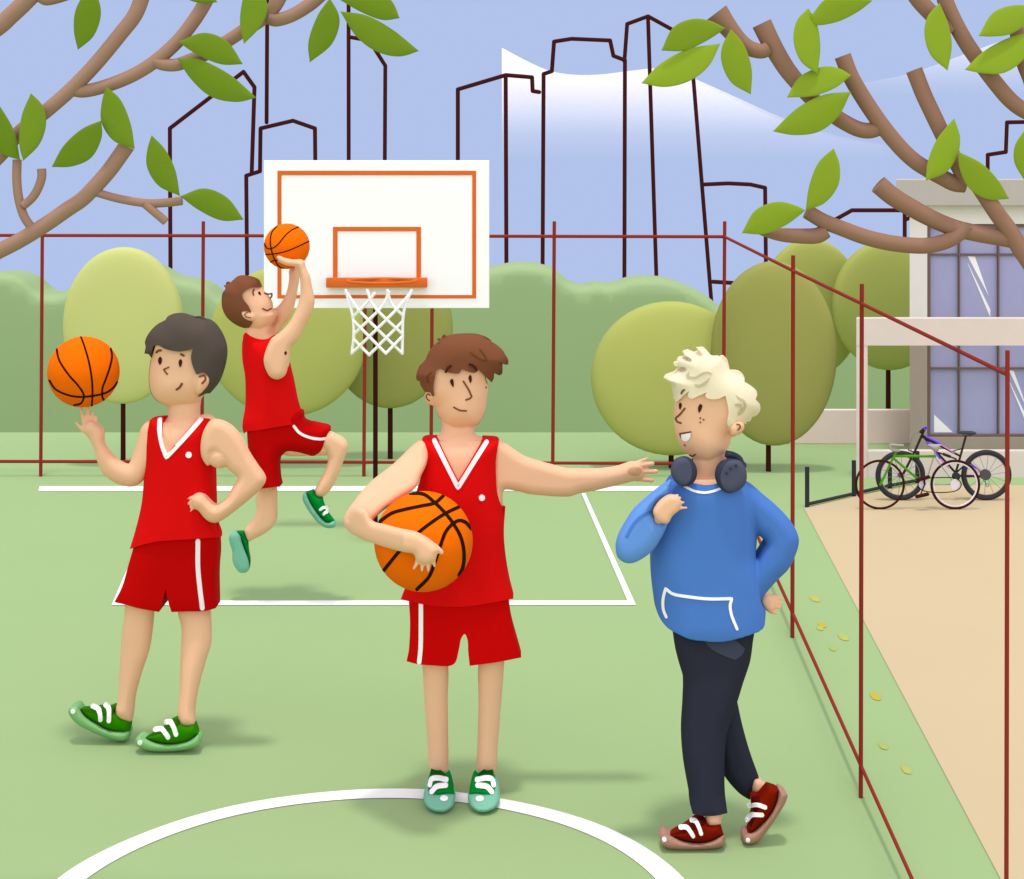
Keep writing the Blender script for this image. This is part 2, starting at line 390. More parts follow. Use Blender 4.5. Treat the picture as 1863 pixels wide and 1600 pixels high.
round_tree(1617, 555, 102, 118, (166, 172, 88), 1616, 760, 16.2, 'olive round tree with a thin trunk seen through the porch opening', mn='olive')

# ------------------------------------------------------------ skyline drawn as bare dark outlines
SK = [("309,234 443,131 463,159 458,313", "309,234 312,900", 'bare dark outline of a house-shaped tower with one slanted roof, far left', 60),
 ("453,900 448,320 473,312 474,234 533,220 573,234 580,900", None, 'bare dark outline of a stepped block with a low gable, left of the backboard', 61),
 ("487,-120 485,223", None, 'single dark vertical bar of a tower between gable roof and branch', 62),
 ("634,-120 635,900", "637,68 672,74 701,120 697,900", 'bare dark outline of a tall tower with sloping shoulder above the backboard', 63),
 ("833,900 833,163 920,137 968,141 969,166 981,168", "920,137 923,900", 'bare dark outline of a low block with a notched right corner', 60),
 ("985,900 989,135 1004,130 1008,76 1040,71 1110,74 1116,102 1137,110 1135,900", None, 'bare dark outline of a flat topped tower with stepped shoulders', 61.5),
 ("1136,112 1141,44 1179,30 1228,57 1254,76 1262,150 1300,620 1310,900", "1179,34 1195,530 1200,900", 'bare dark outline of the tallest tower with a pointed roof', 63),
 ("1281,336 1325,334 1365,336 1392,342 1398,900", None, 'bare dark outline of a block with a gently curved roof', 62),
 ("1297,513 1380,518 1390,900", None, 'short dark outline of a low flat roof beside the corner tree', 60),
 ("1505,408 1550,383 1646,383 1646,900", "1650,399 1672,388", 'bare dark outline of a low block with one slanted corner near the building', 60.5),
 ("1797,900 1797,282 1830,277 1832,223 2000,220 2000,900", None, 'bare dark outline of a stepped block above the building roof', 62)]
for a, b, lab, D in SK:
    def sk(s): 
        P = [W(x, y, D) for x, y, _ in pts('P', s)]; return join(*[tube([P[i], P[i+1]], .076, 8) for i in range(len(P)-1)])
    g = sk(a) if not b else join(sk(a), sk(b))
    add('tower_outline', g, DARKM, label=lab, cat='building', group='outlined towers on the skyline')

# ------------------------------------------------------------ cloud banks
def cloud(poly, D, th, stops, lab):
    m = bpy.data.materials.new('cloud_vapour'); m.use_nodes = True; nt = m.node_tree; nt.nodes.clear()
    o = nt.nodes.new('ShaderNodeOutputMaterial'); mx = nt.nodes.new('ShaderNodeMixShader'); tr = nt.nodes.new('ShaderNodeBsdfTransparent'); df = nt.nodes.new('ShaderNodeBsdfDiffuse')
    df.inputs['Color'].default_value = (.80, .80, .82, 1); tc = nt.nodes.new('ShaderNodeTexCoord'); sp = nt.nodes.new('ShaderNodeSeparateXYZ'); mr = nt.nodes.new('ShaderNodeMapRange'); rp = nt.nodes.new('ShaderNodeValToRGB')
    z0 = W(0, stops[-1][0], D).z; z1 = W(0, stops[0][0], D).z; L = poly[:, 1].max(); zb = W(0, L, D).z
    mr.inputs['From Min'].default_value = z0-zb; mr.inputs['From Max'].default_value = z1-zb
    nt.links.new(tc.outputs['Object'], sp.inputs[0]); nt.links.new(sp.outputs['Z'], mr.inputs['Value']); nt.links.new(mr.outputs[0], rp.inputs['Fac'])
    el = rp.color_ramp.elements; N = len(stops)
    ps = sorted([((stops[-1][0]-y)/(stops[-1][0]-stops[0][0]), a) for y, a in stops])
    ps = [(p_, 1-math.sqrt(1-min(a_, .999))) for p_, a_ in ps]; el[0].position, el[0].color = ps[0][0], (ps[0][1],)*3+(1,); el[1].position, el[1].color = ps[-1][0], (ps[-1][1],)*3+(1,)
    for p_, a_ in ps[1:-1]: e = el.new(p_); e.color = (a_, a_, a_, 1)
    nt.links.new(rp.outputs['Color'], mx.inputs['Fac']); nt.links.new(tr.outputs[0], mx.inputs[1]); nt.links.new(df.outputs[0], mx.inputs[2]); nt.links.new(mx.outputs[0], o.inputs['Surface'])
    V2, T = tri2d(poly, 40); g = sheet(V2, T, np.full(len(V2), D), np.full(len(V2), D+th))
    z = min(v.z for v in g[0]); x = sum(v.x for v in g[0])/len(g[0])
    add('cloud', g, m, smooth=False, label=lab, cat='cloud', loc=(x, D, zb))
cloud(OUT('P', "913,87! 960,112 1000,129 1040,136 1090,136 1140,130 1190,125 1225,128 1262,143 1330,173 1420,213 1500,241 1560,255 1620,265! 1620,300! 913,300!", 6), 300, 6,
      [(110, .98), (145, .92), (170, .76), (195, .54), (220, .31), (245, .13), (292, 0)], 'white cloud bank with sharp wavy top fading downwards behind the towers')
cloud(OUT('P', "1560,152! 1640,138 1700,121 1780,92 1863,62 1950,30 2050,10! 2050,185! 1560,185!", 6), 300, 6,
      [(70, .7), (95, .45), (115, .28), (135, .15), (155, .06), (176, 0)], 'faint white cloud wedge behind the branches at upper right')

# ------------------------------------------------------------ building and low wall
CREAM = mat('cream_plaster', (234, 231, 224), (1.1,)*3); ROOFM = mat('grey_roof_edge', (177, 173, 164)); PINK = mat('pinkish_stone', (213, 202, 193)); PORCH_SHADE = mat('porch_shade_plaster', (166, 152, 139)); WFR = mat('brown_window_frame', (118, 98, 88)); GLASS = mat('lavender_window_glass', (165, 166, 203), rough=.5); GLINT = mat('painted_glint_white', (255, 255, 255)); LOWW = mat('greige_wall_render', (184, 166, 162), (.56,)*3)
DW = 13.5
bd = thing('school_building', 'cream two storey building with lavender windows and a stone porch frame', 'building', (W(1655, 0, DW).x, DW, 0))
x1 = 2350
def wb(x0, y0, xb, yb, D, d): return pbox(x0, y0, xb, yb, D, d, .003)
add('upper_wall', join(rbox(1655, 374, 1687, 604, DW, 1.2), wb(1687, 374, x1, 408, DW, .3)), CREAM, bd, smooth=False)
add('roof', rbox(1630, 328, x1, 374, DW-.12, 1.3), ROOFM, bd, smooth=False)
g = W(1655, 604, DW)
add('lower_wall', join(rbox(1655, 604, 1687, 700, DW+.004, 1.2, zbot=0), box(W(1687, 0, DW).x, W(x1, 0, DW).x, DW+.004, DW+.3, 0, W(0, 796, DW).z)), PORCH_SHADE, bd, smooth=False)  # porch shade painted into the lower wall as a darker colour
add('rear_wall', box(W(1700, 0, DW+1.05).x, W(x1, 0, DW).x, DW+1.05, DW+1.2, 0, W(0, 374, DW).z), CREAM, bd, smooth=False)
def window(y0, y1, trans, top):
    fr = [wb(1687, y0, 1693, y1, DW+.02, .08)]
    for x in (1745.5, 1817, 1888, 1960, 2032, 2104, 2176): fr.append(wb(x-1.5, y0, x+1.5, y1, DW+.03, .05))
    if top: fr.append(wb(1693, y0, x1, y0+5, DW+.021, .08))
    else: fr.append(wb(1693, y1-5.5, x1, y1, DW+.021, .08))
    fr.append(wb(1693, trans-1.6, x1, trans+1.6, DW+.034, .04))
    w = add('window', join(*fr), WFR, bd, smooth=False)
    gl = add('pane', wb(1690, y0+.5, x1, y1-.5, DW+.06, .02), GLASS, w, smooth=False); return w
w1 = window(408, 604, 463.5, True); w2 = window(604.5, 796, 670.5, False)
def glint(w, c, s):  # window reflections drawn as solid white pieces on the panes
    P = pts(c, s); V2, T = tri2d(np.array([p[:2] for p in P]), 30); add('painted_glint', sheet(V2, T, np.full(len(V2), DW+.056), np.full(len(V2), DW+.0605)), GLINT, w, smooth=False)
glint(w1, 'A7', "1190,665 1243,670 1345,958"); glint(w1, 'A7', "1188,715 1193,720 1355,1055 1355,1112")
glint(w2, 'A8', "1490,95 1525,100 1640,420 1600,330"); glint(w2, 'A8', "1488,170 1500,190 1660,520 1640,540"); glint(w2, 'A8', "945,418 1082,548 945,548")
DP = gd(870)
add('porch_frame', join(rbox(1558, 580, x1, 629, DP, .12), rbox(1558, 629.2, 1578, 870, DP+.003, .08)), PINK, bd, smooth=False)
add('parapet', wb(1578.2, 821, x1, 870, DP+.01, .08), PINK, bd, smooth=False)
a = W(1425, 808, gd(808)); b = W(1655, 746, gd(808))
add('low_wall', box(a.x, W(1662, 0, gd(808)).x, gd(808), gd(808)+.06, 0, b.z, .006), LOWW, smooth=False, label='long low greige wall between the corner tree and the building', cat='wall')

# ------------------------------------------------------------ hoop
DH = gd(962)
hoop = thing('basketball_hoop', 'white backboard with orange borders, rim and white net on a thin dark pole', 'basketball hoop', G(683, 962))
bdb = add('backboard', pbox(480, 292, 890, 561, DH-.14, .035, .003), BOARD, hoop, smooth=False)
DF = DH-.14
def frame(xa, ya, xb, yb, t, b_, l, r, d, bottom=True):
    e = DF-d; gs = [wb(xa, ya, xb, ya+t, e, d-.0005), wb(xa, ya+t, xa+l, yb, e, d-.0005), wb(xb-r, ya+t, xb, yb, e, d-.0005)]
    if bottom: gs.append(wb(xa+l, yb-b_, xb-r, yb, e, d-.0005))
    return join(*gs)
def pb(x0, y0, xa, ya, D, d): return pbox(x0, y0, xa, ya, D, d, 0)
wb_, wb = wb, pb
add('border_line', frame(504.8, 311, 866.2, 543.2, 8, 6, 7, 7, .004), BORD, bdb, smooth=False)
add('border_line', frame(605.8, 413.1, 765.8, 507, 8, 0, 8.2, 8.2, .0042, False), BORD, bdb, smooth=False)
rc = (0, 0); x0, x1_ = 632, 757; rr = (x1_-x0)/2/F*10.35; RCX = (694.5-CX)/F*10.35; zc = EYE-(512-HY)/F*10.35
rim = add('rim', join(pbox(593.1, 506.3, 776.8, 523.7, DF-.06, .056, .003), ring3((RCX, DF-.05-rr, zc), rr, .009, axis='z')), BORD, hoop)
def netD(x, y):
    u = max(-1, min(1, (x-694)/62)); return DF-.05-rr-rr*math.sqrt(max(0, 1-u*u))*.75
net = []
for s in ["615,905 640,990 662,1080 668,1200 655,1322", "1050,905 1012,990 994,1080 990,1200 988,1322",
          "655,1322 960,1020 1040,925", "770,1332 992,1108", "880,1322 992,1205", "668,1195 865,995 900,915", "662,1080 750,992 805,925",
          "988,1322 690,1020 615,905", "880,1322 664,1102", "770,1332 668,1227", "990,1195 795,1000 757,905", "992,1070 915,990 890,905"]:
    P = line(pts('B7', s), 4); net.append(tube([W(p[0], p[1], netD(p[0], p[1])+.004*(len(net) % 2)) for p in P], .0095, 8))
add('net', join(*net), WHITE, hoop)
a = W(683, 420, DH); add('pole', tube([(a.x, DH, a.z), (a.x, DH, 0)], .0155, 10, cap=False), DARKM, hoop)
add('bracket', box(a.x-.03, a.x+.03, DF+.036, DH+.012, a.z-.25, a.z-.17, .003), DARKM, hoop, smooth=False)

# ------------------------------------------------------------ bicycles and rack
RACK = mat('rack_charcoal_steel', (52, 52, 54))
rk = thing('bike_rack', 'charcoal steel bike rack with upright bars at the path edge', 'bike rack', G(1469, 924))
RP = [(1468.5, 850, 923), (1553.5, 838, 903.5), (1619, 850, 888.5), (1669, 821, 879)]
gp = [G(x, y) for x, _, y in RP]
add('base_bar', join(*[tube([gp[i]+Vector((0, 0, .02)), gp[i+1]+Vector((0, 0, .02))], .012, 4) for i in range(3)]), RACK, rk, smooth=False)
for (x, y0, y1), p in zip(RP, gp):
    z = W(x, y0, p.y).z; add('upright', box(p.x-.0135, p.x+.0135, p.y-.0135, p.y+.0135, 0, z, .002), RACK, rk, smooth=False)
def P8(c, s, D): return [W(p[0], p[1], D) for p in [(CR[c][0]+float(t.split(',')[0])/CR[c][2], CR[c][1]+float(t.split(',')[1])/CR[c][2]) for t in s.split()]]
def bt(c, s, w, D, n=8, sm=0): return tube(P8(c, s, D), w/CR[c][2]/2*D/F, n, smooth=sm)
D1 = gd(927.8); D2 = gd(911)
TYM = mat('tyre_dark_maroon', (62, 24, 20)); GF = mat('frame_green_enamel', (76, 146, 20)); GY = mat('metal_light_grey', (160, 156, 152)); PALE = mat('chain_guard_pale', (224, 220, 224)); TY2 = mat('tyre_charcoal', (54, 56, 58)); FRB = mat('frame_black_brown', (54, 44, 38)); PUR = mat('frame_purple_enamel', (112, 80, 240)); LIL = mat('frame_lilac_enamel', (205, 125, 205)); SAD = mat('saddle_grey', (66, 68, 74)); SP = mat('spoke_grey', (120, 116, 112))
b1 = thing('bicycle', 'small bicycle with green frame, thin maroon tyres and pale chain guard', 'bicycle', G(1670, 927.8))
def wheel(root, cx, cy, r, w, D, m, rimm=None, spokes=0, rw=2.0, extra=None):
    S = D/F; c = W(cx, cy, D)
    t = add('wheel', ring3(c, (r-w/2)*S, w/2*S, 72, 10), m, root)
    if rimm: add('rim', ring3(c, (r-w-rw/2)*S, rw/2*S, 72, 8), rimm, t)
    if spokes:
        g = []
        for k in range(spokes):
            a = 2*math.pi*(k+.3)/spokes; b = a+.35*(1 if k % 2 else -1); Rr = (r-w)*S
            g.append(tube([(c.x+2*S*math.cos(b), D, c.z+2*S*math.sin(b)), (c.x+Rr*math.cos(a), D, c.z+Rr*math.sin(a))], .4*S, 5))
        add('spokes', join(*g), SP, t)
    return t
wheel(b1, 1601, 882, 45.5, 4.4, D1, TYM); wheel(b1, 1738, 882, 45.5, 4.4, D1, TYM, PALE, rw=3)
add('frame', join(bt('C8', "520,480 490,540 355,820", 26, D1), bt('C8', "515,520 930,522", 28, D1), bt('C8', "495,545 750,760", 26, D1)), GF, b1)
add('rear_stay', join(bt('C8', "935,470 830,800", 15, D1), bt('C8', "935,545 1140,815 1165,860", 12, D1-.004), bt('C8', "830,817 1140,817", 14, D1+.004)), GY, b1)
add('handlebar', bt('C8', "590,408 500,404 460,404 462,435 490,458 550,462", 28, D1-.01, 8, 3), GY, b1)
add('saddle', puff(OUT('C8', "855,400! 1000,398! 980,430 960,470 935,475 880,440", 1.5), D1, .035, g=3), GY, b1)
g = puff(OUT('C8', "800,758! 1160,760 1205,815 1160,878 1120,884 800,882 752,820", 1.5), D1-.02, .008, R=3, g=4)
cg = add('chain', join(*[tube([a, b], .0035, 6) for a, b in zip(*(lambda q: (q, q[1:]+q[:1]))([W(p[0], p[1], D1-.032) for p in OUT('C8', "800,750! 1160,760 1205,818 1160,880 800,880 750,818", 3)]))]), SEAM, b1)
for cx_, r_ in ((815, 58), (1150, 58)): q = P8('C8', "%d,820" % cx_, D1-.026)[0]; add('chainring', disc(q, r_/5.768*D1/F, .008), PALE, b1)
for s in ("750,770 860,740", "740,945 850,920"): add('pedal', bt('C8', s, 40, D1-.045), TYM, b1)
add('crank', join(bt('C8', "815,760 822,815", 20, D1-.038), bt('C8', "822,815 775,930", 14, D1-.038)), TYM, b1)
b2 = thing('mountain_bicycle', 'black and purple mountain bicycle with thick charcoal tyres by the parapet', 'bicycle', G(1716, 911))
wheel(b2, 1638, 865.5, 45.5, 9, D2, TY2, GY, 14, 1.6); wr = wheel(b2, 1794.5, 864.5, 46, 9, D2, TY2, GY, 14, 1.6)
add('frame', join(bt('C8', "800,320 1195,520", 22, D2), bt('C8', "800,300 870,395 1150,700", 24, D2), bt('C8', "1250,320 1185,560 1145,700", 24, D2), bt('C8', "1145,700 1280,580 1470,735", 20, D2), bt('C8', "1150,725 1470,735", 24, D2), bt('C8', "970,485 1150,550", 16, D2-.01), bt('C8', "1020,500 1085,525", 30, D2-.01), bt('C8', "1110,470 1220,440", 12, D2)), FRB, b2)
for q_, w_ in (("830,312 985,390", 22), ("925,470 980,545", 18), ("1310,610 1360,650", 14), ("845,375 875,400", 24)): add('purple_band', bt('C8', q_, w_, D2-.012), PUR, b2)
for q_, w_ in (("990,400 1130,488", 12), ("995,560 1075,640", 16), ("1360,650 1420,690", 10), ("1270,715 1380,717", 8)): add('lilac_band', bt('C8', q_, w_, D2-.013), LIL, b2)
add('fork', join(bt('C8', "825,225 720,465 600,700", 26, D2-.015), bt('C8', "650,455 760,500", 14, D2-.015)), FRB, b2)
add('handlebar', join(bt('C8', "780,265 830,225", 34, D2-.03), ring3(P8('C8', "830,225", D2-.055)[0], .006, .004)), FRB, b2)
add('grip', ring3(P8('C8', "830,226", D2-.06)[0], 14/5.768*D2/F, 6/5.768*D2/F), PUR, b2)
add('brake_cable', join(bt('C8', "790,272 735,278 690,320 675,400 690,520 685,610 640,690", 5, D2-.03, 6, 4)), SP, b2)
add('saddle', puff(OUT('C8', "1160,268! 1210,262 1340,265 1365,275 1350,292 1300,300 1240,290 1180,282", 1.2), D2, .03, g=3), SAD, b2)
add('saddle_rail', bt('C8', "1215,285 1240,305 1300,305 1325,290", 6, D2, 6, 3), FRB, b2)
q = P8('C8', "1462,718", D2-.03)[0]; add('cassette', disc(q, 56/5.768*D2/F, .02), mat('cassette_grey', (84, 80, 84)), b2)
q = P8('C8', "1155,735", D2-.03)[0]; add('chainring', disc(q, 42/5.768*D2/F, .02), TY2, b2)
q = P8('C8', "572,722", D2-.03)[0]; add('hub', disc(q, 28/5.768*D2/F, .02), mat('cassette_grey', (84, 80, 84)), b2)
q = P8('C8', "1478,826", D2-.01)[0]; add('derailleur', join(ring3(q, .010, .0025), bt('C8', "1440,770 1465,812", 8, D2-.01)), SP, b2)

# ------------------------------------------------------------ foreground trees
def leaf(root, m, c, s, D, i):
    P = OUT(c, s, 3); r = random.Random(i*13+5); ax, ay = r.uniform(-1, 1)*4e-4, r.uniform(-1, 1)*4e-4; cc = P.mean(0)
    add('leaf', puff(P, lambda x, y: D+ax*(x-cc[0])+ay*(y-cc[1]), .0045, g=9, p=1.7), m, root)
def branch(root, m, c, s, r, D, jit=0.0):
    k = CR[c][2]; P = [(p[0], p[1]) for p in pts(c, s)]; R = list(r) if hasattr(r, '__len__') else [r, r]
    t = np.linspace(0, 1, len(P)); rr = np.interp(t, np.linspace(0, 1, len(R)), R)/k*D/F
    add('branch', tube([W(x, y, D+jit) for x, y in P], rr, 18, smooth=6, cap=False), m, root)
DL = 5.0
tl = thing('foreground_tree', 'pinkish brown tree with dark green leaves reaching in at upper left', 'tree', (-2.35, DL, 0), 'trees framing the view')
xt = lambda X, D: CX+X*F/D
add('trunk', tube([(-2.35, DL, -.05), (-2.33, DL, 1.2), (-2.38, DL, 2.3), (-2.3, DL, 3.2), (-2.1, DL, 4.2)], [.13, .10, .085, .07, .05], 20, smooth=6, cap=False), BARK1, tl)
for s, r, j in [("-1500,2050 -700,1760 -240,1570 -60,1492 0,1460 120,1398 260,1312 400,1215 480,1160 560,1080 640,988 710,890 740,846", (60, 46, 45, 45, 46, 48), 0),
    ("190,1335 140,1260 110,1160 98,1050 100,930", 26, .004), ("135,1200 190,1150 225,1090 243,1030 242,983", (25, 26), -.004), ("570,1125 700,1160 850,1184 960,1182 1060,1170", (24, 26), .003), ("845,1190 966,1292", 25, -.003),
    ("-1500,1900 -700,1400 -200,1080 0,905 110,775 260,655 420,515 560,370 700,200 790,80 845,-70", (55, 42, 42, 43, 45), .01),
    ("430,525 480,532 560,518 680,480 800,425 920,345 1040,235 1130,120 1195,15 1230,-60", (38, 42), .016), ("900,360 960,378 1030,378 1110,350 1200,315 1300,255 1400,190 1480,125 1560,50", (36, 39, 38), .012),
    ("-900,560 -400,420 -40,180 60,95 160,0 260,-110", (50, 50), .02), ("200,-60 250,-15 290,-8 400,-40 520,-90", (40, 40), .024)]:
    branch(tl, BARK1, 'A1', s, r, DL, j)
branch(tl, BARK1, 'A2', "180,160 250,110 300,60 330,20 370,-60", (38, 44), DL, .018); branch(tl, BARK1, 'A2', "285,105 330,118 420,90 520,30 590,-30 660,-90", (38, 42), DL, .014)
for i, (c, s) in enumerate([('A1', "520,-90! 440,60 430,180 453,292! 545,210 587,85 570,-10"), ('A1', "1267,14! 1180,20 1100,0 1040,-60! 1150,-70 1230,-30"), ('A1', "1420,257! 1397,130 1415,-10 1450,-100! 1540,-20 1556,50 1520,150"),
    ('A1', "1035,245! 1190,192 1320,240 1415,375! 1290,376 1150,320"), ('A1', "1032,340! 1150,345 1330,430 1493,570! 1380,595 1230,565 1110,460"), ('A1', "180,543! 250,620 268,720 230,840 135,938! 113,850 125,680"),
    ('A1', "-40,560! 0,620 80,760 118,935! 0,890 -60,800"), ('A1', "590,702! 592,800 530,920 420,970 300,974! 370,850 480,750"), ('A1', "618,503! 700,580 760,720 785,868! 660,820 590,710 592,600"),
    ('A1', "883,788! 960,870 1020,990 1048,1143! 920,1080 855,970 858,870"), ('A1', "1048,1143! 1190,1098 1320,1150 1420,1280! 1290,1285 1150,1220"), ('A2', "640,-10! 690,80 695,150 650,260 523,365! 515,250 570,90"),
    ('A2', "690,-5! 800,-60 960,-30 1010,20 1047,107! 950,118 820,70"), ('A2', "700,67! 850,90 1000,170 1160,298! 1050,330 920,305 800,220")]):
    leaf(tl, LEAF1, c, s, DL-.045, i)
DR = 4.6
tr = thing('foreground_tree', 'brown tree with bright yellow green leaves reaching in at upper right', 'tree', (2.1, DR, 0), 'trees framing the view')
add('trunk', tube([(2.1, DR, -.05), (2.08, DR, .9), (2.02, DR, 1.45), (1.9, DR, 1.75), (1.62, DR, 1.98)], [.11, .085, .07, .045, .027], 20, smooth=6, cap=False), BARK2, tr)
for c, s, r, j in [('A7', "1180,40 1230,100 1300,200 1400,350 1500,490 1600,650 1760,850 2300,1400", (58, 60, 64, 66), 0), ('A5', "800,511 870,690 950,860 1010,985 1080,1130 1150,1260 1200,1340", (60, 58, 58), 0),
    ('A5', "280,408 340,560 440,730 560,905 690,1065 800,1170 900,1235 1000,1290 1090,1335 1170,1345", (61, 58, 60), .01),
    ('A4', "615,92 690,190 780,295 860,355 945,374 990,350", (88, 62, 56, 52), .004), ('A4', "943,172 1000,290 1060,400 1130,510 1220,620 1320,730 1450,830 1560,900 1650,942 1730,952 1800,930", (74, 58, 58), .018),
    ('A5', "790,-60 850,20 920,95 1000,170 1070,230", (62, 60), .012), ('A5', "1005,-70 1040,40 1110,190 1190,330 1290,470 1400,615 1500,730 1600,805 1720,850 2000,900", (58, 58), .006),
    ('A5', "1530,100 1545,200 1560,330 1600,470 1650,600 1700,800", (52, 52), .02), ('A7', "540,143 650,235 800,325 950,403 1100,462 1250,498 1400,525 1510,545", (70, 62, 62), .012),
    ('A7', "20,340 140,410 290,470 440,525 600,565 748,585 880,590 990,570 1080,535 1150,480 1180,440", (54, 58, 58, 56), .004), ('A6', "490,478 580,495 700,512 850,520 950,515 1010,480", (14, 48, 58, 58), .012)]:
    branch(tr, BARK2, c, s, r, DR, j)
for i, (c, s) in enumerate([('A4', "212,370! 300,200 430,140 560,150 683,207! 540,300 380,370"), ('A4', "66,607! 200,470 400,360 643,318! 560,480 420,590 240,635"), ('A4', "720,212! 810,320 870,500 865,690! 720,600 650,450 655,340"),
    ('A4', "1282,60! 1340,160 1370,330 1350,540! 1230,450 1175,300 1200,150"), ('A4', "1300,120! 1400,0 1520,-60 1680,-30 1749,8! 1640,90 1480,165 1320,178"), ('A4', "1125,712! 1220,560 1400,485 1510,500 1596,550! 1480,640 1320,700"),
    ('A4', "1023,958! 1200,790 1400,690 1594,668! 1500,850 1360,960 1180,985"), ('A4', "1468,1080! 1510,1200 1500,1350 1400,1480 1263,1533! 1290,1350 1360,1180"), ('A6', "397,498! 500,330 660,270 800,300 865,332! 720,440 560,505"),
    ('A5', "985,22! 1050,180 1075,330 1045,517! 920,400 875,240 900,120"), ('A5', "1268,264! 1380,90 1540,38 1720,60! 1640,160 1500,250 1360,268"), ('A5', "1168,509! 1300,380 1480,280 1700,225! 1600,430 1460,530 1300,535"),
    ('A5', "1092,862! 1135,1000 1120,1120 1040,1250 885,1318! 900,1180 970,1010"), ('A5', "1125,1105! 1290,1190 1410,1310 1493,1450! 1330,1450 1200,1370 1130,1220"), ('A5', "1600,955! 1535,1060 1530,1180 1600,1310! 1700,1200 1680,1050")]):
    leaf(tr, LEAF2, c, s, DR-.045, i+40)

# ------------------------------------------------------------ people
def finger(c, s, r, D, r2=None):
    k = CR[c][2]; P = pts(c, s); n = len(P); rr = np.linspace(r*1.12, (r2 or r*.55)*1.3, n)/k
    Ds = D if hasattr(D, '__len__') else [D]*n
    return tube([W(p[0], p[1], d) for p, d in zip(P, Ds)], [q*d/F for q, d in zip(rr, Ds)], 12, smooth=4 if n > 2 else 0)
def ball(c, x, y, r, D, seams, w, lab):
    x0, y0, k = CR[c]; cc = W(x0+x/k, y0+y/k, D); R = r/k*D/F; g = sphere(cc, R, 64); B = bvh(g)
    t = thing('basketball', lab, 'ball', cc-Vector((0, 0, R)), 'orange basketballs'); cv = add('cover', g, ORANGE, t)
    ss = []
    for s in seams:
        q = stroke(c, s, w, B, .0012, .004); cl = [v if (v-cc).length > .3*R else v for v in q[0]]
        # keep on the sphere, then repeat on the far side
        V1 = [cc+(v-cc).normalized()*(R+(.0014 if i < len(cl)//2 else -.003)) for i, v in enumerate(cl)]
        ss.append((V1, q[1])); ss.append(([2*cc-v for v in V1], q[1]))
    add('seam', join(*ss), SEAM, cv)
def feats(body, B, lst):
    for n, m, kind, *a in lst:
        if kind == 's': g = stroke(a[0], a[1], a[2], B, .003, .007)
        elif kind == 'o': g = decal(OUT(a[0], a[1], 1.2), B, .003, .007, g=2)
        else: g = dot(a[0], a[1], a[2], a[3], B, .003, .007, *(a[4:] if len(a) > 4 else ()))
        add(n, g, m, body)
def hair(root, m, c, out, form, skull, D, t, R, off=.014, lo=.6):
    g = join(puff(OUT(c, out, 1.6), D, t, R, g=3.5, form=form, off=off), puff(skull, D, t, R, g=4, form=form, off=off, front=False))
    return add('hair', g, m, root), g
def shoe(root, c, mU, mS, mT, upper, sole, tongue, laces, lw, D, t=.045, toe=None, lab=None):
    s = puff(OUT(c, sole, 1.5), D, t*1.12, R=9, g=3); u = puff(OUT(c, upper, 1.5), D, t, R=14, g=3); B = bvh(s, u)
    o = add('shoe', u, mU, root); add('sole', s, mS, o)
    if tongue: add('tongue', decal(OUT(c, tongue, 1.5), bvh(u), .002, .006, g=3), mT, o)
    for l in laces: add('lace', stroke(c, l, lw, B, .007, .012, step=1.5), WHITE, o)
    if toe: add('toe_dot', dot(c, *toe[:3], B, .003, .008, *(toe[3:])), WHITE, o)

# --- player on the left, spinning a ball
D0 = 6.75
p1 = thing('person', 'player in red basketball kit with grey-black hair spinning a ball, hand on hip', 'person', G(270, 1360))
form = OUT('P', "272,764 291,760 320,758 362,760 385,764 388,830 390,900 392,950 400,978 402,1020 398,1120 392,1140 215,1140 205,1100 225,1040 238,998 254,930 262,870 265,800")
hf = OUT('B1', "818,325 815,375 855,410 848,500 845,570 858,650 900,715 985,757 1080,760 1180,745 1240,690 1330,610 1393,400 1370,270 1280,145 1155,112 1030,88 900,165 840,230")
sk = OUT('B1', "885,330 862,400 850,480 845,570 858,650 900,715 985,757 1080,762 1180,748 1225,690 1290,600 1340,400 1310,260 1180,160 1020,150 910,220")
tor = clip(form.mean(0)+(form-form.mean(0))*np.array([.86, .95]), 1035)
leg1 = "640,25 605,60 592,200 572,350 557,560 545,800 530,950 517,1000 525,1050 580,1090 650,1100 665,1050 682,900 740,680 800,500 830,300 845,150 870,60 820,25"
leg2 = "1080,30 1045,60 1055,190 1080,280 1075,560 1065,850 1055,1060 1075,1130 1140,1145 1190,1130 1195,1000 1230,800 1290,580 1330,450 1335,300 1325,150 1325,60 1280,30"
armL = "845,868 795,905 765,980 740,1070 712,1150 690,1182 655,1175 600,1140 540,1075 512,1020 512,960 490,910 465,885 440,865 400,860 375,885 362,935 400,985 430,1040 445,1080 470,1170 510,1250 570,1300 650,1335 730,1342 790,1310 840,1240 900,1150 920,980"
armR = "905,110 960,108 1040,140 1110,200 1170,290 1215,380 1280,480 1340,570 1345,610 1310,665 1230,740 1120,830 1020,905 950,940 900,935 850,900 800,840 775,830 750,800 745,745 790,700 840,710 890,760 935,795 980,780 1030,740 1080,650 1120,575 1060,520 1000,455 945,400 918,385 905,440 882,482 850,450 825,390 822,300 840,210 870,150"
DA = D0-.10
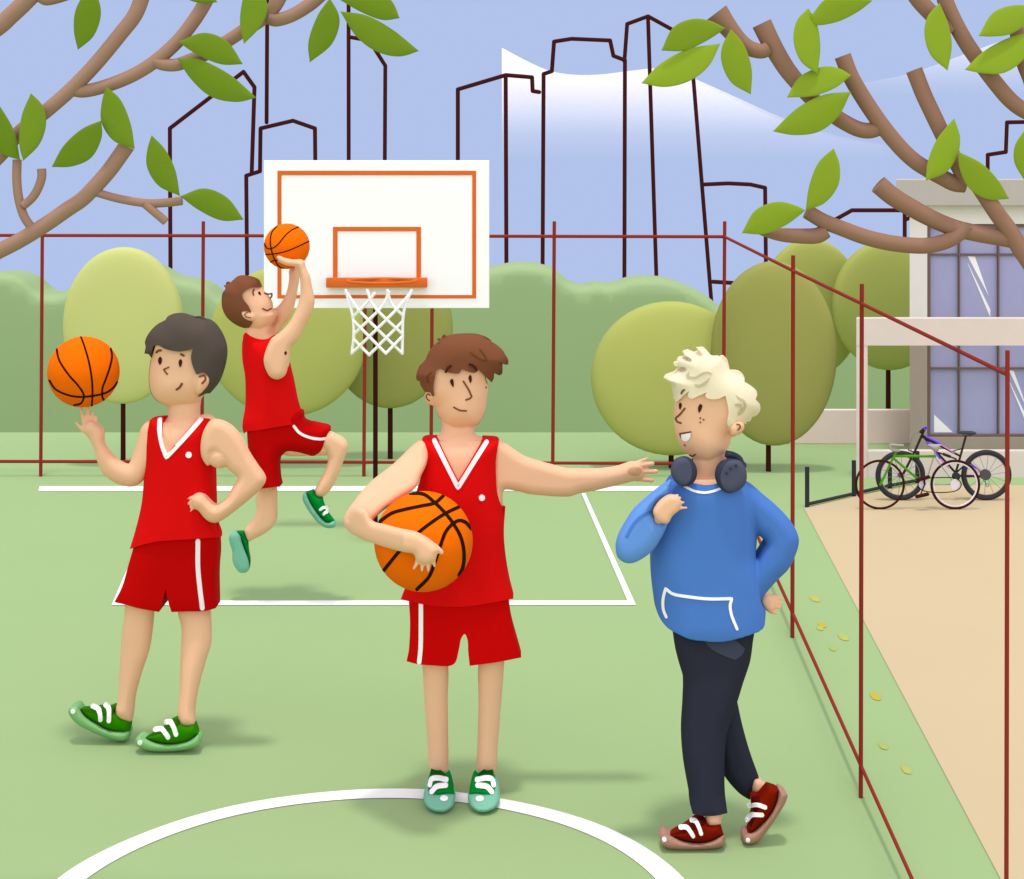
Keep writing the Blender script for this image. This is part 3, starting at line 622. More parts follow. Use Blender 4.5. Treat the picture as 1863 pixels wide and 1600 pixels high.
gs = [puff(sk, D0, .105, 48, form=hf, g=4), puff(OUT('B1', "1190,528 1240,512 1282,545 1280,590 1245,640 1205,672 1170,600"), D0-.085, .03, g=2.5), puff(OUT('B1', "985,700 985,800 975,845 900,900 1000,1060 1150,1060 1300,900 1212,840 1205,680"), D0+.01, .06, 28),
      puff(tor, D0, .092, 60, form=form), puff(OUT('B3', leg1), lambda x, y: D0+.05*(y-1090)/260, .055, g=4), puff(OUT('B3', leg2), lambda x, y: D0-.06*(y-1090)/270, .055, g=4), tube([W(275, 1020, D0), W(257, 1105, D0)], [.045, .04], 12), tube([W(342, 1020, D0), W(349, 1105, D0)], [.045, .04], 12), puff(OUT('B1', armL), D0+.0, .045, 20, g=4), puff(OUT('B2', armR), DA, .048, 18, g=4),
      tube([W(375, 775, D0), W(395, 800, D0-.05), W(400, 830, DA)], [.05, .055, .05], 14)]
for s, r in (("395,880 398,830 400,752", 16), ("375,890 362,840 350,772", 13), ("365,935 340,905 314,880", 14), ("425,885 430,835 438,800", 14), ("455,900 458,865 462,832", 13)): gs.append(finger('B1', s, r, D0))
for s in ("765,735 740,738 718,747", "765,765 735,775 716,793", "770,790 750,800 732,817", "782,808 760,822 740,848"): gs.append(finger('B2', s, 15, DA-.004, 5))
bg = weld(join(*gs), .0042)
body = add('body', bg, SKIN, p1); Bb = bvh(bg)
hr, hg = hair(p1, BLACKH, 'B1', "820,325! 810,375! 840,380 860,405! 862,370 880,318 910,315 960,340 1060,360 1130,350 1162,338! 1150,400 1160,460 1190,527! 1240,512 1282,545 1275,600 1240,640 1205,692! 1265,665 1285,665! 1330,610 1360,510! 1390,460 1395,360 1370,270 1320,190 1280,145 1230,112 1190,105 1155,120! 1100,95 1030,85 980,105 963,130! 900,165 840,230 815,290", hf, sk, D0, .105, 48)
jg = puff(OUT('B2', "412,108! 515,92! 508,200 518,300 548,392! 640,280 740,165 822,84! 912,105! 840,210 822,320 840,420 882,480 922,400! 928,520 940,790 958,940 985,1057! 800,1070 620,1080 450,1095 330,1125 248,1155! 300,980 345,780 362,600 375,400 385,250"), D0, .092, 60, form=form, off=.014)
j = add('jersey', jg, RED, p1); Bj = bvh(jg)
add('neckline_trim', stroke('B2', "492,105 490,200 510,310 545,410! 640,310 740,200 825,102", 36, Bj), WHITE, j); add('badge', dot('B2', 725, 392, 25, Bj), WHITE, j)
sg = puff(OUT('P', "247,960! 245,985 233,1030 222,1068 208,1096! 230,1101 247,1106 289,1114! 295,1097 301,1072! 307,1099 312,1114! 340,1113 373,1112 392.5,1107! 390,1060 391,1035 394,1010 392,960!"), D0, .092, 60, form=form, off=.003)
so = add('shorts', sg, DRED, p1); add('side_stripe', stroke('P', "360,985 360,1032 363,1066 368,1107", 8.4, bvh(sg)), PINKW, so)
shoe(p1, 'B3', GRN, GRNS, GRND, "215,990! 300,990 385,978 430,985 500,965 525,980! 520,1010 560,1050 648,1080! 648,1100 645,1150 636,1195! 560,1190 460,1172 350,1112 260,1052", "170,958 120,985 118,1030 180,1110 300,1180 450,1240 560,1267 620,1255 642,1210 636,1175! 560,1180 460,1168 350,1110 260,1050 215,995 200,970",
     "215,992! 300,990 380,978 430,975 500,965 522,980! 515,1020 440,1040 300,1022", ["322,968 365,990 385,1040 388,1085", "432,957 458,990 462,1040 460,1095"], 36, D0+.05, toe=(153, 1012, 20))
shoe(p1, 'B3', GRN, GRNS, GRND, "770,1240! 850,1195 920,1150 990,1090 1040,1075 1072,1100! 1080,1115 1140,1128 1195,1115! 1228,1203! 1150,1260 1060,1285 950,1290 850,1270", "725,1222 690,1245 690,1290 720,1320 800,1350 900,1358 1050,1352 1180,1328 1240,1300 1248,1240 1228,1200! 1150,1255 1060,1282 950,1290 850,1270 772,1238",
     "774,1237! 850,1190 920,1145 1000,1085 1040,1075 1070,1100! 1060,1120 960,1180 860,1212", ["857,1167 910,1163 945,1200 967,1235", "950,1105 985,1103 1015,1150 1035,1210"], 38, D0-.06, toe=(726, 1280, 21))
feats(body, Bb, [('eye', INK, 'o', 'B1', "925,398 911,415 912,440 923,457 935,440 937,412"), ('eye', INK, 'o', 'B1', "1073,415 1060,432 1062,455 1071,475 1082,455 1084,428"), ('eyebrow', LINE, 's', 'B1', "898,366 912,354 928,352", 16), ('eyebrow', LINE, 's', 'B1', "1078,380 1096,390", 16),
    ('nose', LINE, 's', 'B1', "986,475 950,490! 962,508 977,525", 11), ('mouth', LINE, 's', 'B1', "1045,637 1068,620 1083,595", 16), ('ear_fold', LINE, 's', 'B1', "1212,543 1245,535 1256,560 1232,592", 14)])
ball('B1', 368, 507, 257, D0, ["348,250 380,340 410,450 428,560 433,660 428,755", "172,340 190,420 260,530 330,610 370,680 350,735 300,750", "565,340 575,390 560,470 530,560 505,630 505,690 516,716", "120,570 160,630 250,675 340,690 450,680 540,655 595,610 613,582"], 13, 'medium orange basketball spinning on a raised fingertip at left')

# --- player in the middle, ball under the arm
D0 = 6.25
p2 = thing('person', 'brown-haired player in red kit holding a ball against his side, other arm stretched out', 'person', G(840, 1460))
form = OUT('P', "767,800 795,796 840,792 880,797 908,802 910,850 914,920 919,960 921,1020 928,1060 936,1090 945,1150 952,1200 950,1240 735,1240 736,1200 738,1120 730,1092 742,1050 753,980 757,900 764,850")
hf = OUT('C1', "250,650 255,590 350,440 430,300 560,180 700,140 850,130 1000,140 1150,210 1320,370 1340,480 1200,640 1120,745 1120,800 1100,960 1085,1040 1050,1130 1000,1210 950,1240 880,1260 740,1270 640,1240 565,1170 510,1090 480,1020 430,985 370,950 300,740")
sk = OUT('C1', "400,400 380,600 400,760 355,850 350,900 380,955 430,985 478,1010 510,1090 565,1170 640,1235 740,1270 880,1262 950,1240 1000,1210 1050,1130 1085,1040 1100,960 1110,870 1122,800 1118,740 1095,715 1085,640 1090,480 1060,320 950,200 700,190 520,260")
tor = clip(form.mean(0)+(form-form.mean(0))*np.array([.83, .97]), 1100)
BC = W(770.6, 985, 1); bD = D0-.292; R2 = 89.6/F*bD
up = lambda x, y: D0-.02-.24*max(0, min(1, (y-800)/150)); CX2 = lambda x: 600+x/4.4444
fo = lambda x, y: D0-.26-(.245*max(0, min(1, (x-CX2(150))/(CX2(600)-CX2(150)))))
gs = [puff(sk, D0, .10, 45, form=hf, g=4), puff(OUT('C1', "565,1130 560,1250 540,1330 450,1400 600,1640 900,1640 1080,1400 975,1360 955,1300 955,1200 800,1180"), D0+.012, .058, 26),
      puff(tor, D0, .095, 60, form=form), puff(OUT('C3', "500,485 468,530 470,600 485,850 500,1050 512,1230 525,1270 580,1285 625,1270 637,1230 637,1000 635,800 632,530 600,485"), lambda x, y: D0+.075*(y-1200)/210, .055, g=4), puff(OUT('C3', "870,470 841,520 838,800 832,1050 830,1230 850,1270 900,1285 940,1272 957,1230 965,1100 985,850 1004,600 1005,510 970,470"), lambda x, y: D0+.075*(y-1200)/210, .055, g=4),
      tube([W(798, 1110, D0), W(792, 1215, D0)], [.05, .045], 12), tube([W(885, 1110, D0), W(893, 1210, D0)], [.05, .045], 12),
      puff(OUT('C2', "790,178 745,180 690,210 520,370 420,450 330,520 200,670 120,800 120,880 160,925 260,960 380,880 345,845 400,780 560,660 640,610 700,560 735,480 790,350"), up, .045, 18, g=4),
      puff(OUT('C2', "120,800 118,870 150,920 220,965 300,1000 480,1060 600,1090 680,1108 697,1150 760,1190 850,1160 868,1110 885,1070 860,1040 830,1012 760,965 690,932 560,905 450,875 345,845 300,760 200,720"), fo, .036, 15, g=4),
      puff(OUT('C4', "60,205 145,215 200,245 300,315 400,375 540,420 650,450 780,485 900,488 1050,488 1150,480 1250,465 1330,440 1390,420 1480,432 1502,500 1492,575 1400,602 1250,640 1170,660 1040,690 900,715 820,742 700,745 560,735 420,720 300,690 190,685 178,740 175,840 100,900 60,700 60,400"), D0-.01, .045, 18, g=4),
      puff(OUT('C1', "470,990 430,985 380,955 350,900 355,850 385,828 430,850 470,900"), D0-.03, .03, g=2.5), puff(OUT('C1', "1085,725 1112,728 1122,770 1115,840 1095,870 1070,800"), D0-.02, .02, g=2)]
hD = D0-.505
for s, r, r2 in (("845,1035 880,1065 903,1092", 20, 15), ("715,1150 698,1190 676,1225", 20, 8), ("752,1165 748,1205 743,1241", 20, 8), ("792,1165 796,1205 796,1241", 20, 8), ("832,1140 842,1175 849,1206", 20, 8)): gs.append(finger('C2', s, r, hD, r2))
for s, r, r2 in (("1400,445 1480,410 1543,382", 22, 9), ("1450,455 1530,442 1588,434", 24, 18), ("1460,508 1540,508 1622,508", 24, 18), ("1440,575 1520,582 1583,590", 24, 18)): gs.append(finger('C4', s, r, D0-.012, r2))
bg = weld(join(*gs), .0042); body = add('body', bg, SKIN, p2); Bb = bvh(bg)
hr, hg = hair(p2, BROWNH, 'C1', "360,825 330,790 300,740 288,690! 265,690 247,650 255,590 290,510 350,460! 380,380 430,300 490,255 535,245! 520,205 497,185! 530,180 555,205! 562,150 590,132 612,160 615,175! 700,145 850,130 1000,140 1100,165 1150,210 1155,240 1145,255! 1250,305 1320,370 1365,450 1360,490 1320,490 1258,465! 1290,520 1290,600 1260,622 1185,592! 1190,650 1165,710! 1100,650 1040,590 990,540! 975,585 930,590 860,570 778,530! 790,570 760,600 700,598 620,580 560,550 525,538 495,560 475,640 455,740 452,800 462,878! 440,870 415,830 385,825", hf, sk, D0, .10, 45)
add('hair_strand', stroke('C1', "905,345 980,400 1060,440 1105,445! 1085,390 1020,305", 18, bvh(hg), .002), BROWN2, hr); add('hair_strand', stroke('C1', "432,585 390,620 380,670 400,712", 14, bvh(hg), .002), BROWN2, hr)
jg = puff(OUT('C2', "745,178! 865,163! 950,340 1038,515! 1150,330 1240,175! 1368,188! 1345,330 1345,500 1360,640 1395,720 1420,728! 1408,900 1410,1050 1430,1200 1460,1360 1485,1465! 1300,1500 1080,1530 850,1525 700,1500 574,1470! 610,1400 650,1250 680,1000 690,700 700,600! 730,500 743,400"), D0, .095, 60, form=form, off=.014)
j = add('jersey', jg, RED, p2); Bj = bvh(jg)
add('neckline_trim', stroke('C2', "845,185 940,378 1037,568! 1150,385 1268,197", 36, Bj), WHITE, j); add('badge', dot('C2', 1230, 650, 25, Bj), WHITE, j)
sg = puff(OUT('C3', "372,60! 385,250 382,380 375,460 362,522! 430,540 540,550 650,552 685,530 710,440 725,370 747,342 765,380 770,460 780,552! 950,530 1121,497! 1090,400 1055,280 1040,180 1032,60!"), D0, .095, 60, form=form, off=.003)
so = add('shorts', sg, DRED2, p2); add('side_stripe', stroke('C3', "457,120 457,300 455,430 446,528", 29, bvh(sg)), WHITE, so)
sD = lambda x, y: 6.055+max(0, (1478-y))*.0029
def mir(s): return ' '.join('%s,%s' % (str(1454-float(t.rstrip('!').split(',')[0])), t.split(',')[1]) for t in s.split())
U, S_, T_, L_ = "520,1250! 500,1330 487,1425 510,1440 560,1415 620,1405 682,1412! 672,1350 650,1275 635,1268 612,1290 560,1260", "505,1290 482,1370 475,1440 500,1490 560,1520 620,1518 670,1480 685,1430 683,1405 640,1395 560,1400 520,1380", "520,1275 525,1243 550,1228 580,1240 617,1272 600,1292 530,1292", ["515,1342 527,1305 570,1297 625,1308", "527,1388 560,1355 622,1345"]
shoe(p2, 'C3', GR2, GR2S, GR2D, U, S_, T_, L_, 29, sD, .045, toe=(610, 1430, 26, 16)); shoe(p2, 'C3', GR2, GR2S, GR2D, mir(U), mir(S_), mir(T_), [mir(l) for l in L_], 29, sD, .045, toe=(846, 1432, 26, 16))  # white toe ovals are a gloss highlight drawn as solid shapes
feats(body, Bb, [('eye', INK, 'o', 'C1', "680,665 658,690 665,720 698,765 703,710 695,675"), ('eye', INK, 'o', 'C1', "902,618 882,650 888,680 908,718 922,680 918,635"), ('nose', LINE, 's', 'C1', "820,695 880,790 922,878! 905,900 852,920", 20), ('mouth', LINE, 's', 'C1', "704,1010 780,1048 855,1054", 19),
    ('ear_fold', LINE, 's', 'C1', "415,865 385,850 366,880 385,915 408,932", 14), ('ear_mark', LINE, 'd', 'C1', 1098, 770, 10), ('palm_pad', PALM, 'd', 'C4', 1423, 507, 68, 42)])
Bh = bvh(hg, bg)
for s in ("607,582 630,538 665,510", "895,490 945,512 982,562"): add('eyebrow', stroke('C1', s, 25, Bh, .008, .012), BROW, hr)
ball('C2', 758, 1000, 398, bD, ["650,612 760,622 850,690 935,775 1000,860 1060,970 1085,1100 1075,1210 1045,1275", "395,850 500,775 620,740 740,715 850,690 900,650 918,632", "435,1238 560,1085 700,945 820,850 935,775 1045,722", "705,1388 800,1290 850,1170 890,1050 940,920 1000,855 1050,832 1100,850 1145,900"], 27, 'largest orange basketball held under the arm of the middle player')

# --- jumping player
D0 = 8.95
p3 = thing('person', 'player in red kit jumping with bent knees and lifting a ball toward the board', 'person', G(525, 1098))
hf = OUT('B4', "182,860 185,800 215,750 280,700 345,655 440,660 520,695 552,762 590,812 640,870 665,930 672,985 700,1010 698,1055 650,1135 570,1190 480,1185 430,1165 330,1130 240,1070 195,1000 180,920")
sk = OUT('B4', "215,860 240,790 345,690 440,690 515,715 552,765 585,812! 640,818 668,835 655,865 642,885! 665,930 672,985 700,1010 698,1055 650,1138 570,1195 480,1190 430,1160 330,1100 240,1030 215,950")
form = OUT('P', "443,610 447,605 467,612 481,614 498,611 512,612 522,640 526,665 533,695 540,730 546,750 553,765 556,785 560,830 545,850 450,850 442,790 440,770 446,740 446,700 441,655 441,630")
tor = clip(form.mean(0)+(form-form.mean(0))*np.array([.90, .97]), 772)
sform = OUT('B5', "365,1000 365,1080 375,1200 385,1300 410,1450 425,1700 700,1700 688,1550 682,1400 700,1340 750,1305 850,1310 1020,1333 1100,1300 1145,1220 1165,1165 1170,1060 1050,1020 925,985 900,900 380,940")
DA = D0-.13
gs = [puff(sk, D0, .10, 35, form=hf, g=3), puff(OUT('B4', "425,1120 400,1200 380,1300 560,1400 720,1260 650,1215 645,1120"), D0, .06, 16, g=3), puff(tor, D0, .10, 45, form=form, g=4), puff(OUT('B4', "462,1003 390,988 362,1005 375,1050 430,1085 480,1092 500,1040"), D0-.085, .03, g=2),
      puff(OUT('B4', "660,1260 740,1200 820,1120 880,1020 920,920 937,850 942,780 935,680 920,610 900,570 870,552 885,500 940,492 975,512 990,570 1030,660 1050,760 1072,860 1075,920 1050,1010 990,1130 920,1270 845,1360 835,1450 823,1507 788,1622 713,1659 643,1627 585,1487 598,1397 633,1307"), DA, .052, 14, g=3.5),
      puff(OUT('B4', "940,500 900,492 860,492 800,485 745,458 715,458 712,480 740,520 800,550 870,560 930,570"), DA-.01, .022, 6, g=2),
      puff(OUT('B4', "835,590 830,680 815,780 780,870 720,950 690,975 690,1080 640,1140 600,1300 700,1250 780,1130 850,1040 890,900 912,780 927,650 890,560"), D0+.08, .05, g=3.5),
      puff(OUT('B5', "1140,1300 1090,1240 1100,1150 1165,1100 1240,1130 1310,1170 1345,1230 1340,1290 1300,1400 1265,1503 1200,1633 1120,1723 1070,1738 1030,1718 1025,1673 1060,1593 1110,1513 1150,1400 1160,1350 1150,1330"), D0-.03, .055, 14, g=3.5), tube([W(478, 740, D0), W(505, 805, D0), W(592, 812, D0-.02)], [.06, .06, .05], 12, smooth=3), tube([W(480, 740, D0+.02), W(480, 820, D0+.02), W(488, 890, D0+.03)], [.06, .055, .045], 12, smooth=3),
      puff(OUT('B6', "450,220 460,380 430,440 345,560 350,600 385,670 430,650 560,580 620,530 655,470 660,300 650,140 600,110 500,120"), D0+.04, .05, 14, g=3.5),
      tube([W(500, 640, D0), W(510, 660, DA)], [.05, .05], 12)]
for s, r, dd in (("880,575 850,560 800,548", 20, .10), ("900,560 860,530 820,515", 18, .12), ("905,540 900,500 890,470", 17, .125)): gs.append(finger('B4', s, r, D0+dd, 11))
for s in ("840,505 780,490 722,468", "850,530 790,525 735,505"): gs.append(finger('B4', s, 17, DA-.012, 10))
bg = weld(join(*gs), .0048, 2); body = add('body', bg, SKIN, p3); Bb = bvh(bg)
hr, hg = hair(p3, BROWNH, 'B4', "550,765! 520,690 440,658 345,652 290,690 250,730! 245,712 225,712 215,750! 195,745! 213,775 185,820 177,880 180,950 200,1010 240,1070 320,1130 380,1155 430,1165! 460,1130 473,1092! 440,1085 380,1045 362,1005 390,988 462,1003! 430,940 390,890 373,840 400,800 480,765", hf, sk[:0] if False else OUT('B4', "215,860 240,790 345,690 440,690 515,715 560,830 540,1000 430,1100 330,1100 240,1030 215,950"), D0, .10, 35)
jg = puff(OUT('B5', "335,160! 355,133 385,145 460,170 540,182 590,163 632,178! 580,240 545,330 528,420 540,480 590,560 660,592 735,555! 755,500 770,440! 800,540 830,700 870,850 895,950 922,985! 870,1015 700,1045 500,1080 365,1100 338,1118! 325,1060 330,980 350,870 355,700 350,560 325,400 322,250", 2), D0, .10, 45, form=form, off=.014, g=4)
add('jersey', jg, RED, p3)
sg = puff(OUT('B5', "365,1000! 375,1200 385,1300 410,1450 435,1658! 690,1631! 688,1550 682,1400 700,1340 750,1305 850,1310 1020,1333 1100,1300 1145,1220 1162,1165! 1162,1060! 1050,1020 925,995! 900,900!", 2), D0, .098, 24, form=sform, off=.006, g=4)
so = add('shorts', sg, DRED, p3); add('side_stripe', stroke('B5', "825,1045 880,1110 980,1155 1080,1170 1145,1163", 26, bvh(sg)), WHITE, so)
shoe(p3, 'B6', GR2, GR2S, GR2D, "270,572! 340,572! 355,620 378,665! 385,760 400,850 398,910 388,945! 385,850 340,720 325,680 300,610", "250,572 200,610 200,680 225,760 230,860 260,930 300,972 360,970 390,940 385,850 350,750 325,680 300,600", None, [], 20, D0+.04, .045)
shoe(p3, 'B6', GR2, GR2S, GR2D, "945,190! 1020,165! 1030,215 1070,243 1103,240! 1115,300 1150,380 1215,470! 1150,488 1080,430 1010,340 960,250", "945,192! 915,210 910,260 940,330 1000,420 1070,500 1130,535 1190,540 1225,525 1228,490 1210,470 1150,485 1100,450 1030,360 980,280", None, ["1080,362 1110,342 1140,342 1147,362", "1115,405 1132,388 1146,386"], 26, D0-.05, .045)
feats(body, Bb, [('eyebrow', LINE, 's', 'B4', "492,782 480,808 488,838", 14), ('eye', INK, 'o', 'B4', "545,803 530,815 545,835 560,838 555,820"), ('nose', LINE, 's', 'B4', "596,822 630,830 664,824! 662,850 650,868", 15), ('mouth', LINE, 's', 'B4', "577,970 620,988 658,970", 14), ('ear_fold', LINE, 's', 'B4', "428,1008 400,1022 412,1050 462,1060", 8), ('mole', BROW, 'd', 'B4', 798, 1402, 12, 18)])
ball('B4', 810, 365, 221, D0, ["718,167 665,230 650,320 665,420 700,510 740,565 778,582", "592,340 620,385 665,385 720,350 790,265 860,205 922,178", "605,445 700,437 800,415 900,375 985,335 1026,315", "650,520 685,503 720,502"], 11, 'smallest orange basketball lifted in front of the white backboard')

# --- blond man in a blue sweater
D0 = 5.86
p4 = thing('person', 'blond man in blue sweater and navy trousers with headphones round his neck', 'person', G(1310, 1530))
hf = OUT('C5', "150,480 300,400 310,270 400,160 600,105 700,150 850,215 960,380 1145,480 1290,640 1340,860 1240,970 1150,1060 1140,1110 1080,1180 990,1220 960,1300 900,1440 700,1560 520,1510 430,1445 380,1400 320,1310 280,1200 262,1080 265,950 258,700")
sk = OUT('C5', "330,600 290,770 265,950 262,1080 280,1200 320,1310 380,1400 440,1450 520,1510 700,1550 890,1480 925,1380 960,1300 990,1215 1080,1182 1142,1110 1135,1045 1180,900 1150,700 1000,500 800,400 500,450")
sf = OUT('C6', "515,262 640,200 780,190 940,200 1085,283 1150,400 1168,680 1170,875 1200,1000 1225,1180 1240,1300 1240,1500 1200,1640 500,1640 420,1500 390,1240 370,1100 358,950 360,800 400,600 430,430")
sD4 = D0-.13
arm_r = "1040,280 1085,283 1140,315 1220,385 1310,460 1400,550 1450,620 1485,700 1488,760 1460,850 1410,950 1320,1040 1250,1120 1195,1188 1150,1150 1100,1050 1120,950 1157,875 1200,800 1228,750 1220,728 1190,700 1163,680 1100,600 1000,450 1000,330"
gs = [puff(sk, D0, .10, 45, form=hf, g=4), puff(OUT('C6', "690,100 690,200 690,290 780,320 880,300 920,180 925,40 800,20"), D0+.005, .062, 24), puff(clip(sf.mean(0)+(sf-sf.mean(0))*np.array([.84, .9]), 1125), D0, .11, 60, form=sf),
      puff(OUT('C5', "960,1110 1000,1050 1070,1015 1135,1045 1142,1110 1080,1182 990,1215"), D0-.09, .03, g=2.5),
      puff(OUT('C6', "372,520 400,460 450,410 505,385 560,395 585,440 570,500 520,545 487,600 440,600 400,575"), D0-.195, .028, 9, g=3), puff(OUT('C6', "1245,1135 1195,1185 1208,1235 1265,1283 1300,1262 1308,1180"), D0, .026, 9, g=3),
      tube([W(1235, 920, D0-.02), W(1160, 985, D0-.13), W(1212, 930, D0-.16)], [.03, .022, .018], 12, smooth=4), tube([W(1350, 900, D0), W(1423, 985, D0), W(1390, 1050, D0), W(1392, 1088, D0)], [.035, .028, .018, .018], 12, smooth=4),
      puff(OUT('C7', "470,1210 452,1260 450,1300 470,1330 540,1330 553,1300 553,1250 540,1210"), D0-.10, .04, g=3), puff(OUT('C7', "770,1010 755,1070 775,1120 800,1150 835,1125 870,1075 840,1040 810,1010"), D0+.01, .04, g=3),
      tube([W(1285, 1120, D0), W(1278, 1300, D0-.05), W(1300, 1480, D0-.09)], [.05, .035, .03], 12, smooth=4), tube([W(1305, 1130, D0+.03), W(1317, 1255, D0+.04), W(1338, 1345, D0+.04), W(1372, 1432, D0+.02)], [.045, .025, .025, .02], 12, smooth=4)]
for s, r in (("515,405 545,388 567,380", 13), ("535,420 565,408 586,402", 15), ("550,450 585,442 611,438", 16), ("545,490 590,482 633,481", 15), ("470,420 500,395 530,390", 12)): gs.append(finger('C6', s, r, D0-.2, 6))
for s in ("1280,1165 1320,1165 1348,1172", "1285,1195 1320,1203 1345,1210", "1280,1230 1315,1235 1338,1242", "1262,1260 1285,1275 1305,1283"): gs.append(finger('C6', s, 20, D0, 13))
bg = weld(join(*gs), .0042); body = add('body', bg, SKIN, p4); Bb = bvh(bg)
hr, hg = hair(p4, BLOND, 'C5', "128,475! 200,430 300,405 380,405 415,380! 400,345 330,330 260,320 252,295 280,272 350,262 420,270 470,278! 480,245 430,205 375,170 372,145 400,130 460,150 530,195 590,215 615,195! 600,150 553,105! 590,88 640,95 690,150 740,215 800,250 835,240 850,200! 880,195 920,230 945,310 960,380! 1060,385 1120,420 1145,480 1138,550! 1220,585 1290,625 1305,680 1285,745! 1340,810 1340,890 1290,950 1240,970! 1215,1020 1170,1030! 1165,1055 1135,1045 1075,1013 1020,1045 970,1105 930,1070 945,900 905,697! 800,740 700,738 655,715 648,690 668,655! 560,700 480,735 435,715 430,680 445,640! 380,690 320,750 280,778 258,750 262,650 270,560 245,535! 180,515", hf, sk, D0, .10, 45)
Bh = bvh(hg)
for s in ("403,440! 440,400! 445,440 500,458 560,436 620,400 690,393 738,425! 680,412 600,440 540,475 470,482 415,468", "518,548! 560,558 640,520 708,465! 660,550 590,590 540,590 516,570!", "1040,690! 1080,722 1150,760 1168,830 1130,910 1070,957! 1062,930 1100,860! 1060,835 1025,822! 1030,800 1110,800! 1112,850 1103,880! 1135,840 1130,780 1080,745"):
    add('hair_strand', decal(OUT('C5', s, 1.5), Bh, .003, .007, g=2), BLOND2, hr)  # locks in a darker blond laid over the hair
add('eyebrow', stroke('C5', "343,672 358,642 382,625", 20, bvh(hg, bg), .004), LINE, hr)
feats(body, Bb, [('eye', INK, 'o', 'C5', "330,787 312,812 325,875 345,840 348,805"), ('eye', INK, 'o', 'C5', "588,805 560,840 568,915 600,870 610,822"), ('nose', LINE, 's', 'C5', "387,860 330,930 270,985! 290,1025 338,1045", 22),
    ('mouth', LINE, 'o', 'C5', "315,1172! 470,1148! 468,1172! 452,1235 400,1275 350,1250 325,1212"), ('ear_fold', LINE, 's', 'C5', "1048,1060 1080,1063 1092,1098 1060,1133", 16), ('chin_line', LINE, 's', 'C5', "452,1452 485,1465 520,1443", 18)]+[('freckle', LINE, 'd', 'C5', x, y, 11) for x, y in ((587, 983), (628, 1003), (586, 1037), (386, 1326))])
add('teeth', decal(OUT('C5', "340,1192! 465,1170! 455,1230 420,1270 380,1275 350,1250", 1.2), Bb, .0045, .004, g=2), WHITE, body)
tors = OUT('C6', "515,262! 640,290 700,302 780,315 860,303 940,268! 1085,283! 1150,400 1168,680 1160,875 1170,1000 1195,1185! 1210,1230 1237,1270! 1232,1340 1222,1400 1190,1430 1145,1450 1050,1480 950,1505 860,1512 750,1505 650,1490 560,1450 490,1410 430,1340 390,1240 370,1100 358,950 362,850 375,780 400,600 430,430")
sw = weld(join(puff(tors, D0, .12, 70, form=sf, off=.012), puff(OUT('C6', arm_r), D0-.0, .075, 26, g=4)), .005, 3)
so = add('sweater', sw, BLUE, p4)
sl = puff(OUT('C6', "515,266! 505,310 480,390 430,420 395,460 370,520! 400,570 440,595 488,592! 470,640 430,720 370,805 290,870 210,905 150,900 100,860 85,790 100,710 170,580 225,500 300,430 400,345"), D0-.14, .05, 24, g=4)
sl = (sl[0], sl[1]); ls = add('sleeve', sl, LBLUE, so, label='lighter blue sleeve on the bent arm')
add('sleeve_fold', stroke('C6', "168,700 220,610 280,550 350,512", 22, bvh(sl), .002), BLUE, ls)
Bs = bvh(sw)
add('collar_trim', stroke('C6', "615,318 680,350 760,365 830,355 885,335", 18, Bs), WHITE, so)
add('pocket_trim', stroke('C6', "472,1318 450,1260 448,1180 467,1100! 520,1140 650,1165 800,1180 975,1178! 962,1230 972,1300 1015,1410", 22, Bs), WHITE, so)
tf = OUT('C7', "235,-150 225,30 255,170 300,330 300,500 290,700 305,900 340,1100 360,1300 600,1300 578,1100 575,990 580,820 590,720 620,620 660,500 700,370 745,230 775,30 775,-150")
tg = join(puff(OUT('C7', "240,36! 246,80 258,180 307,350! 300,500 290,700 305,900 340,1100 365,1240! 430,1253 520,1252 595,1235! 578,1100 575,990 580,820 590,720 620,620 660,500 700,370 745,230 765,90 772,50! 500,80"), lambda x, y: D0-.02-.07*(y-1150)/340, .07, 34, form=tf, g=4),
          puff(OUT('C7', "640,420! 660,500 690,640 740,820 805,1003! 775,1080 740,1148! 680,1110 620,1050 575,992! 540,850 520,600"), D0+.035, .06, 22, g=4))
to = add('trousers', tg, NAVY, p4)
add('pocket', decal(OUT('C7', "430,88! 630,85 712,150! 690,190 645,222! 560,190 490,150"), bvh(tg), .003, .006), NAVY2, to)
shoe(p4, 'C7', MAR, MARS, MARD, "215,1382! 290,1350 350,1310 400,1275 435,1272 455,1290! 470,1310 550,1308! 570,1383! 480,1425 400,1434 290,1417", "175,1370 150,1395 155,1440 200,1470 280,1480 440,1478 540,1465 575,1445 580,1385! 568,1380 480,1420 400,1432 300,1418 215,1382", "218,1380! 300,1348 350,1308 400,1275 435,1272 455,1293! 440,1312 330,1362", ["285,1332 325,1333 350,1360 368,1390", "358,1285 385,1292 408,1335 421,1373"], 26, D0-.115, toe=(177, 1411, 15))
shoe(p4, 'C7', MAR, MARS, MARD, "865,1058! 935,1080! 930,1150 890,1240 830,1310 760,1365 727,1368! 740,1310 760,1200 750,1140 780,1120 805,1130!", "935,1078! 990,1110 985,1150 930,1250 860,1350 790,1430 730,1447 695,1425 697,1385 725,1365! 760,1360 830,1300 880,1240 920,1160", "752,1145 780,1122 805,1132 802,1200 782,1240 748,1325 738,1300 760,1230", ["737,1190 790,1183 845,1200", "725,1283 755,1252 825,1250"], 26, D0-.07, toe=(730, 1416, 15))
hp_ = thing('headphones', 'dark slate over-ear headphones resting round the neck of the blond man', 'headphones', W(1290, 880, D0))
Dc = D0-.13
